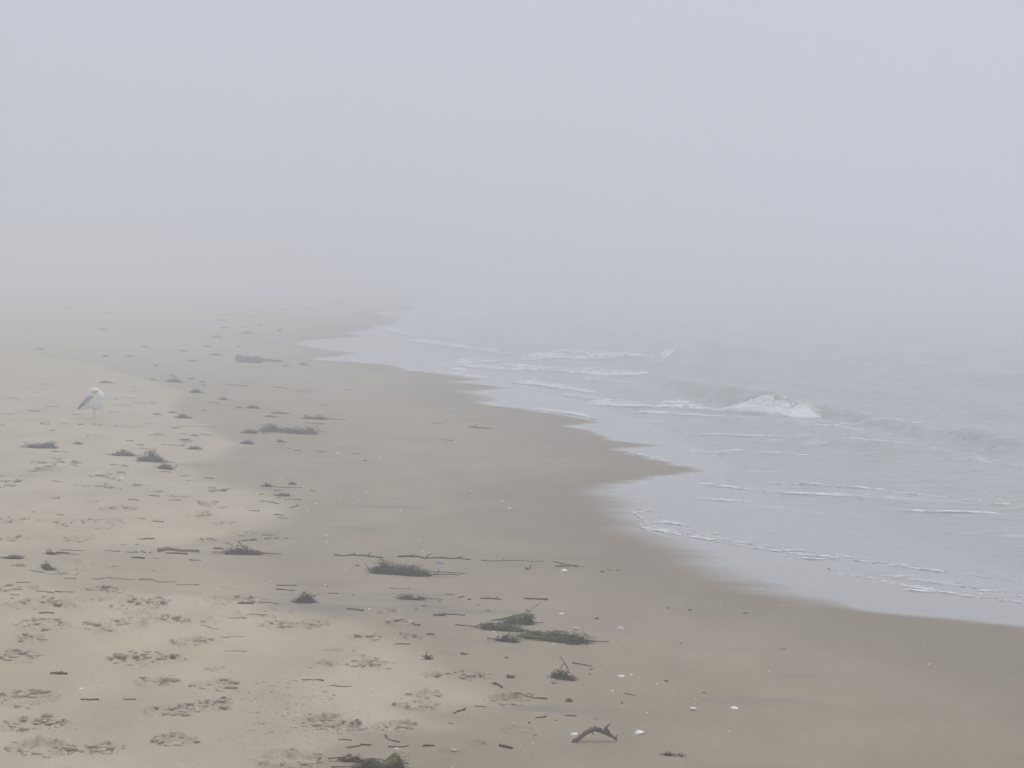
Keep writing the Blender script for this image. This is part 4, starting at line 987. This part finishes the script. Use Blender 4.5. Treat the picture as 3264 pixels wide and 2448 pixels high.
weed(755,860,1382,18,'weed patch with a white shell against it at the long low heap', n=180, bumps=[(0.4,0.8,0.3)])
weed(815,1030,1381,34,'long low seaweed heap with two humps on damp sand', n=420, bumps=[(0.15,1.0,0.13),(0.55,0.55,0.2),(0.85,0.7,0.12)], slope=6)
weed(955,1048,1337,18,'seaweed heap with a thin tail beyond the long low heap', n=170, bumps=[(0.7,1.0,0.2),(0.25,0.7,0.18)], stems=[([(1040,1336,3),(1104,1338,1)],3,m_twig)])
weed(759,818,1416,18,'bristly weed tuft below the weed patch with a white shell', n=120, spiky=0.6)
weed(584,655,1433,14,'flat weed patch between the peaked heap and a bristly tuft', n=110)
weed(830,875,1552,18,'tufty weed scrap at the corner of the pale dry sand', n=120, spiky=0.6)
weed(541,618,1333,18,'dark weed heap downhill from the gull', n=150, bumps=[(0.55,1.0,0.25)])
weed(598,662,1253,20,'peaked weed heap standing alone up the beach from the gull', n=130, bumps=[(0.4,1.0,0.25)])
weed(914,950,1545,12,'brown weed tuft near small sticks at the dry sand corner', mat=W_OLIVE, n=80)
weed(862,940,1582,12,'smeared flat weed patch among small sticks at the dry sand corner', n=130)
MID = ('@small dark weed patch', 'weed patches near the gull')
for (x0, x1, y, h) in [(529,568,1316,7),(561,618,1404,8),(688,734,1275,12),(775,836,1302,15),(853,930,1319,8),(833,894,1330,7),(870,920,1410,6),(990,1020,1338,6),(480,520,1322,6),(520,590,1219,18),(596,622,1209,9),(305,367,1221,10),(632,655,1220,6),(488,505,1167,6),(892,931,1168,6),(640,660,1228,5),(880,905,1407,8),(600,640,1390,6),(745,775,1301,7),(390,440,1137,6),(317,352,1138,8),(470,500,1212,6),(660,720,1133,8),(540,560,1200,7)]:
    weed(x0, x1, y, h, *MID, n=70 if h < 10 else 110)
weed(949,990,1165,15,'peaked weed lump between the log and the first swash tongue', n=90, bumps=[(0.4,1.0,0.28)])
FARW = ('@faint fogged weed patch', 'far weed patches fading into the fog')
for (x0, x1, y, h) in [(641,675,1106,9),(748,771,1106,6),(667,724,1078,11),(753,814,1066,12),(675,728,1023,7),(814,838,1038,7),(801,834,990,7),(888,922,988,9),(971,1008,986,7),(1051,1112,969,14),(1185,1212,1013,8),(765,812,1061,8),(881,902,1056,15),(560,600,1120,7),(690,740,1046,7),(760,790,1043,5),(585,640,1152,6),(440,480,1106,5),(300,350,1052,7),(210,240,985,5),(330,360,1000,5),(100,150,1115,6),(780,830,1011,5),(700,735,1005,5)]:
    weed(x0, x1, y, h, *FARW, n=60)

# ------------------------------------------------------------------ curved driftwood branch
pm = FPX / at(1900, 2360).y
o0 = at(1900, 2362)
def br(px, lift, dy=0.0):
    X = o0.x + (px - 1900) / pm; Y = o0.y + dy
    return Vector((X - o0.x, dy, ground(X, Y) - o0.z + lift / pm))
drift = link('driftwood_branch', None, None, tuple(o0)); tag(drift, 'arched grey-brown driftwood branch with stubs between two white shells', 'driftwood')
trunk_p = [br(1826,2,-.030), br(1838,7,-.022), br(1852,17,-.012), br(1868,28,-.004), br(1884,36,0), br(1897,39,.002), br(1912,35,.004), br(1930,28,.006), br(1946,20,.006), br(1958,12,.004), br(1968,6,.0)]
rr = [7.4,7.2,7.0,7.2,7.6,8.0,7.6,7.6,6.6,4.6,3.2]
Q, _l = resample(trunk_p, 26); R = np.interp(np.linspace(0, 1, 26), np.linspace(0, 1, 11), rr) / pm
link('trunk', mesh_from('trunk', *tube([Vector(q) for q in Q], R * (1 + 0.07 * np.sin(np.arange(26) * 1.9)), 11, 5, 0.10), m_drift), drift)
for pts, r0, r1 in [([br(1896,42,.002), br(1898,52,.0)], 4.2, 1.0), ([br(1914,38,.0), br(1915,44,-.002)], 2.8, 1.4), ([br(1928,32,.006), br(1934,44,.012), br(1940,50,.016), br(1947,53,.018)], 6.5, 1.2), ([br(1934,40,.006), br(1944,32,.0), br(1941,26,-.004)], 3.2, 2.6), ([br(1888,32,-.008), br(1890,22,-.012)], 2.4, 1.4), ([br(1960,10,.0), br(1966,18,.0), br(1967,23,.0)], 3.4, 1.4), ([br(1832,6,-.026), br(1824,1,-.034)], 7.6, 4.0)]:
    n = len(pts); link('stub', mesh_from('stub', *tube(pts, [(r0 + (r1 - r0) * i / (n - 1)) / pm for i in range(n)], 8, 7, 0.1), m_drift), drift)

# ------------------------------------------------------------------ log
lp = at(792, 1157); pl = FPX / lp.y
log = link('log', None, None, tuple(lp)); tag(log, 'short fat dark log half faded in the fog', 'log')
n = 22
pts = [Vector(((-44 + 88 * i / (n - 1)) / pl, 0.03 * i / n + 0.10, (10.5 + 1.2 * math.sin(i * 0.9)) / pl + ground(lp.x + (-43 + 86 * i / (n - 1)) / pl, lp.y + .1) - lp.z)) for i in range(n)]
lr = [(5.5, 10.0, 12.4, 12.8)[i] if i < 4 else (11.6 - 0.05 * i + 0.9 * math.sin(i * 1.3) if i < n - 3 else (10.4, 8.6, 4.5)[i - n + 3]) for i in range(n)]
link('trunk', mesh_from('trunk', *tube(pts, [q / pl for q in lr], 16, 3, 0.10), m_log), log)
bp = [Vector((40 / pl, 0.12, 13 / pl)), Vector((58 / pl, 0.12, 15 / pl)), Vector((80 / pl, 0.16, 12 / pl)), Vector((104 / pl, 0.2, 11 / pl))]
for v in bp: v.z += ground(lp.x + v.x, lp.y + v.y) - lp.z - 0.02
link('broken_limb', mesh_from('broken_limb', *tube([Vector(q) for q in resample(bp, 10)[0]], [(5.5, 5, 4.6, 4.4, 4, 4, 4.2, 4, 3.6, 3)[i] / pl for i in range(10)], 9, 4, 0.15), m_log), log)
link('snag', mesh_from('snag', *tube([Vector((-30 / pl, 0.1, 18 / pl)), Vector((-26 / pl, 0.1, 27 / pl))], [3 / pl, 1.4 / pl], 7, 9), m_log), log)

# ------------------------------------------------------------------ gull, head tucked, bill resting on the breast
gp = at(304, 1334); U = (1 / 9.218) / (FPX / gp.y)          # one crop unit in metres
gull = link('gull', None, None, tuple(gp)); tag(gull, 'white gull with grey wing standing hunched with its head tucked', 'bird')
def flat_mat(name, c, rough=0.6, scale=60, amt=0.15):
    m, nt, b = material(name)
    nz = noise(nt, position(nt), scale, 3)
    nt.links.new(mixcol(nt, ramp(nt, nz, 0.3, 0.7, 0, amt), c, tuple(0.6 * x for x in c)), b.inputs['Base Color']); b.inputs['Roughness'].default_value = rough
    return m
m_white = flat_mat('white_feathers', (0.84, 0.84, 0.83)); m_grey = flat_mat('grey_feathers', (0.37, 0.38, 0.40)); m_black = flat_mat('dark_feathers', (0.065, 0.06, 0.06))
m_bill = flat_mat('bill', (0.74, 0.42, 0.10), 0.4); m_leg = flat_mat('pink_leg', (0.60, 0.53, 0.46)); m_eye = flat_mat('eye', (0.02, 0.02, 0.02), 0.2); m_spot = flat_mat('bill_spot', (0.62, 0.15, 0.05), 0.4)
bm = bmesh.new()
for (x, z, y, rx, rz, ry, rot) in [(30,520,0,235,290,225,0.35),(115,630,-30,165,205,180,0.0),(-95,690,10,175,190,175,0.3),(-25,785,-20,165,148,150,0.1),(-190,440,20,210,125,150,0.75),(-330,340,30,170,70,110,0.75),(70,420,-10,170,180,180,0)]:
    M = Matrix.Translation((x * U, y * U, z * U)) @ Matrix.Rotation(-rot, 4, 'Y') @ Matrix.Diagonal((rx * U, ry * U, rz * U, 1))
    bmesh.ops.create_icosphere(bm, subdivisions=3, radius=1.0, matrix=M)
me = bpy.data.meshes.new('body_raw'); bm.to_mesh(me); bm.free()
tmp = bpy.data.objects.new('body_raw', me); COL.objects.link(tmp)
md = tmp.modifiers.new('r', 'REMESH'); md.mode = 'VOXEL'; md.voxel_size = 24 * U
sm = tmp.modifiers.new('s', 'SMOOTH'); sm.factor = 0.6; sm.iterations = 9
dg = bpy.context.evaluated_depsgraph_get()
body_me = bpy.data.meshes.new_from_object(tmp.evaluated_get(dg)); body_me.name = 'body'
bpy.data.objects.remove(tmp); bpy.data.meshes.remove(me)
body_me.materials.clear(); body_me.materials.append(m_white)
body_me.polygons.foreach_set('use_smooth', np.ones(len(body_me.polygons), dtype=bool))
link('body', body_me, gull)
def paddle(name, path, half_h, half_t, mat, parent):
    """A flattened feather surface along a path of (x, z, y); half heights and thicknesses per point."""
    P = [Vector((x * U, y * U, z * U)) for x, z, y in path]; Q, _l = resample(P, 16); k = np.linspace(0, 1, len(path)); kk = np.linspace(0, 1, 16)
    hh, ht = np.interp(kk, k, half_h) * U, np.interp(kk, k, half_t) * U
    co, fa = [], []; S = 10
    for i, q in enumerate(Q):
        t = Vector(Q[min(i + 1, 15)] - Q[max(i - 1, 0)]).normalized(); nrm = Vector((0, 1, 0)); upv = t.cross(nrm).normalized()
        if upv.z < 0: upv = -upv
        for s in range(S):
            a = 2 * math.pi * s / S; co.append(Vector(q) + upv * math.cos(a) * hh[i] + nrm * math.sin(a) * ht[i])
    for i in range(15):
        for s in range(S):
            fa.append((i * S + s, (i + 1) * S + s, (i + 1) * S + (s + 1) % S, i * S + (s + 1) % S))
    fa += [tuple(range(S))[::-1], tuple(range(15 * S, 16 * S))]
    return link(name, mesh_from(name, [tuple(c) for c in co], fa, mat), parent)
for sgn in (-1, 1):
    w = paddle('wing', [(10,640,sgn*200-10),(-90,650,sgn*190),(-190,580,sgn*165),(-300,480,sgn*125),(-390,400,sgn*85)], [20,62,74,58,40], [14,30,30,24,16], m_grey, gull)
    paddle('wing_tip', [(-270,500,sgn*140),(-360,420,sgn*100),(-450,330,sgn*70),(-530,265,sgn*50)], [40,42,34,10], [20,18,14,6], m_black, w)
paddle('tail', [(-330,340,20),(-430,270,20),(-480,235,20)], [38,32,18], [70,60,50], m_white, gull)
bl = paddle('bill', [(-40,770,-150),(40,792,-185),(110,822,-200),(165,842,-205)], [44,38,30,8], [30,26,20,6], m_bill, gull)
paddle('bill_spot', [(95,800,-208),(125,812,-214)], [14,10], [16,12], m_spot, bl)
for ex, ey, ez in ((-58, -158, 808), (-60, 128, 812)):
    bm = bmesh.new(); bmesh.ops.create_uvsphere(bm, u_segments=10, v_segments=6, radius=13 * U, matrix=Matrix.Translation((ex * U, ey * U, ez * U)) @ Matrix.Diagonal((1.3, 1, 0.5, 1)))
    me = bpy.data.meshes.new('eye'); bm.to_mesh(me); bm.free(); me.materials.append(m_eye); link('eye', me, gull)
for lx, ly in ((2, -60), (-75, 70)):
    zf = (ground(gp.x + lx * U, gp.y + ly * U) - gp.z) / U
    P = [Vector((lx * U, ly * U, 300 * U)), Vector(((lx + 6) * U, ly * U, 150 * U)), Vector((lx * U, ly * U, (zf + 6) * U))]
    lg = link('leg', mesh_from('leg', *tube(P, [18 * U, 9 * U, 9 * U], 8, 3, 0.04), m_leg), gull)
    co = [(lx - 16, ly, 14), (lx + 50, ly - 95, 3), (lx + 110, ly - 40, 3), (lx + 105, ly + 25, 3), (lx - 16, ly, 2), (lx + 50, ly - 95, -2), (lx + 110, ly - 40, -2), (lx + 105, ly + 25, -2)]
    fa = [(0, 1, 2), (0, 2, 3), (4, 6, 5), (4, 7, 6), (0, 4, 5, 1), (1, 5, 6, 2), (2, 6, 7, 3), (3, 7, 4, 0)]
    link('foot', mesh_from('foot', [(x * U, y * U, (z + zf + 2) * U) for x, y, z in co], fa, m_leg, False), lg)

settle_labels()
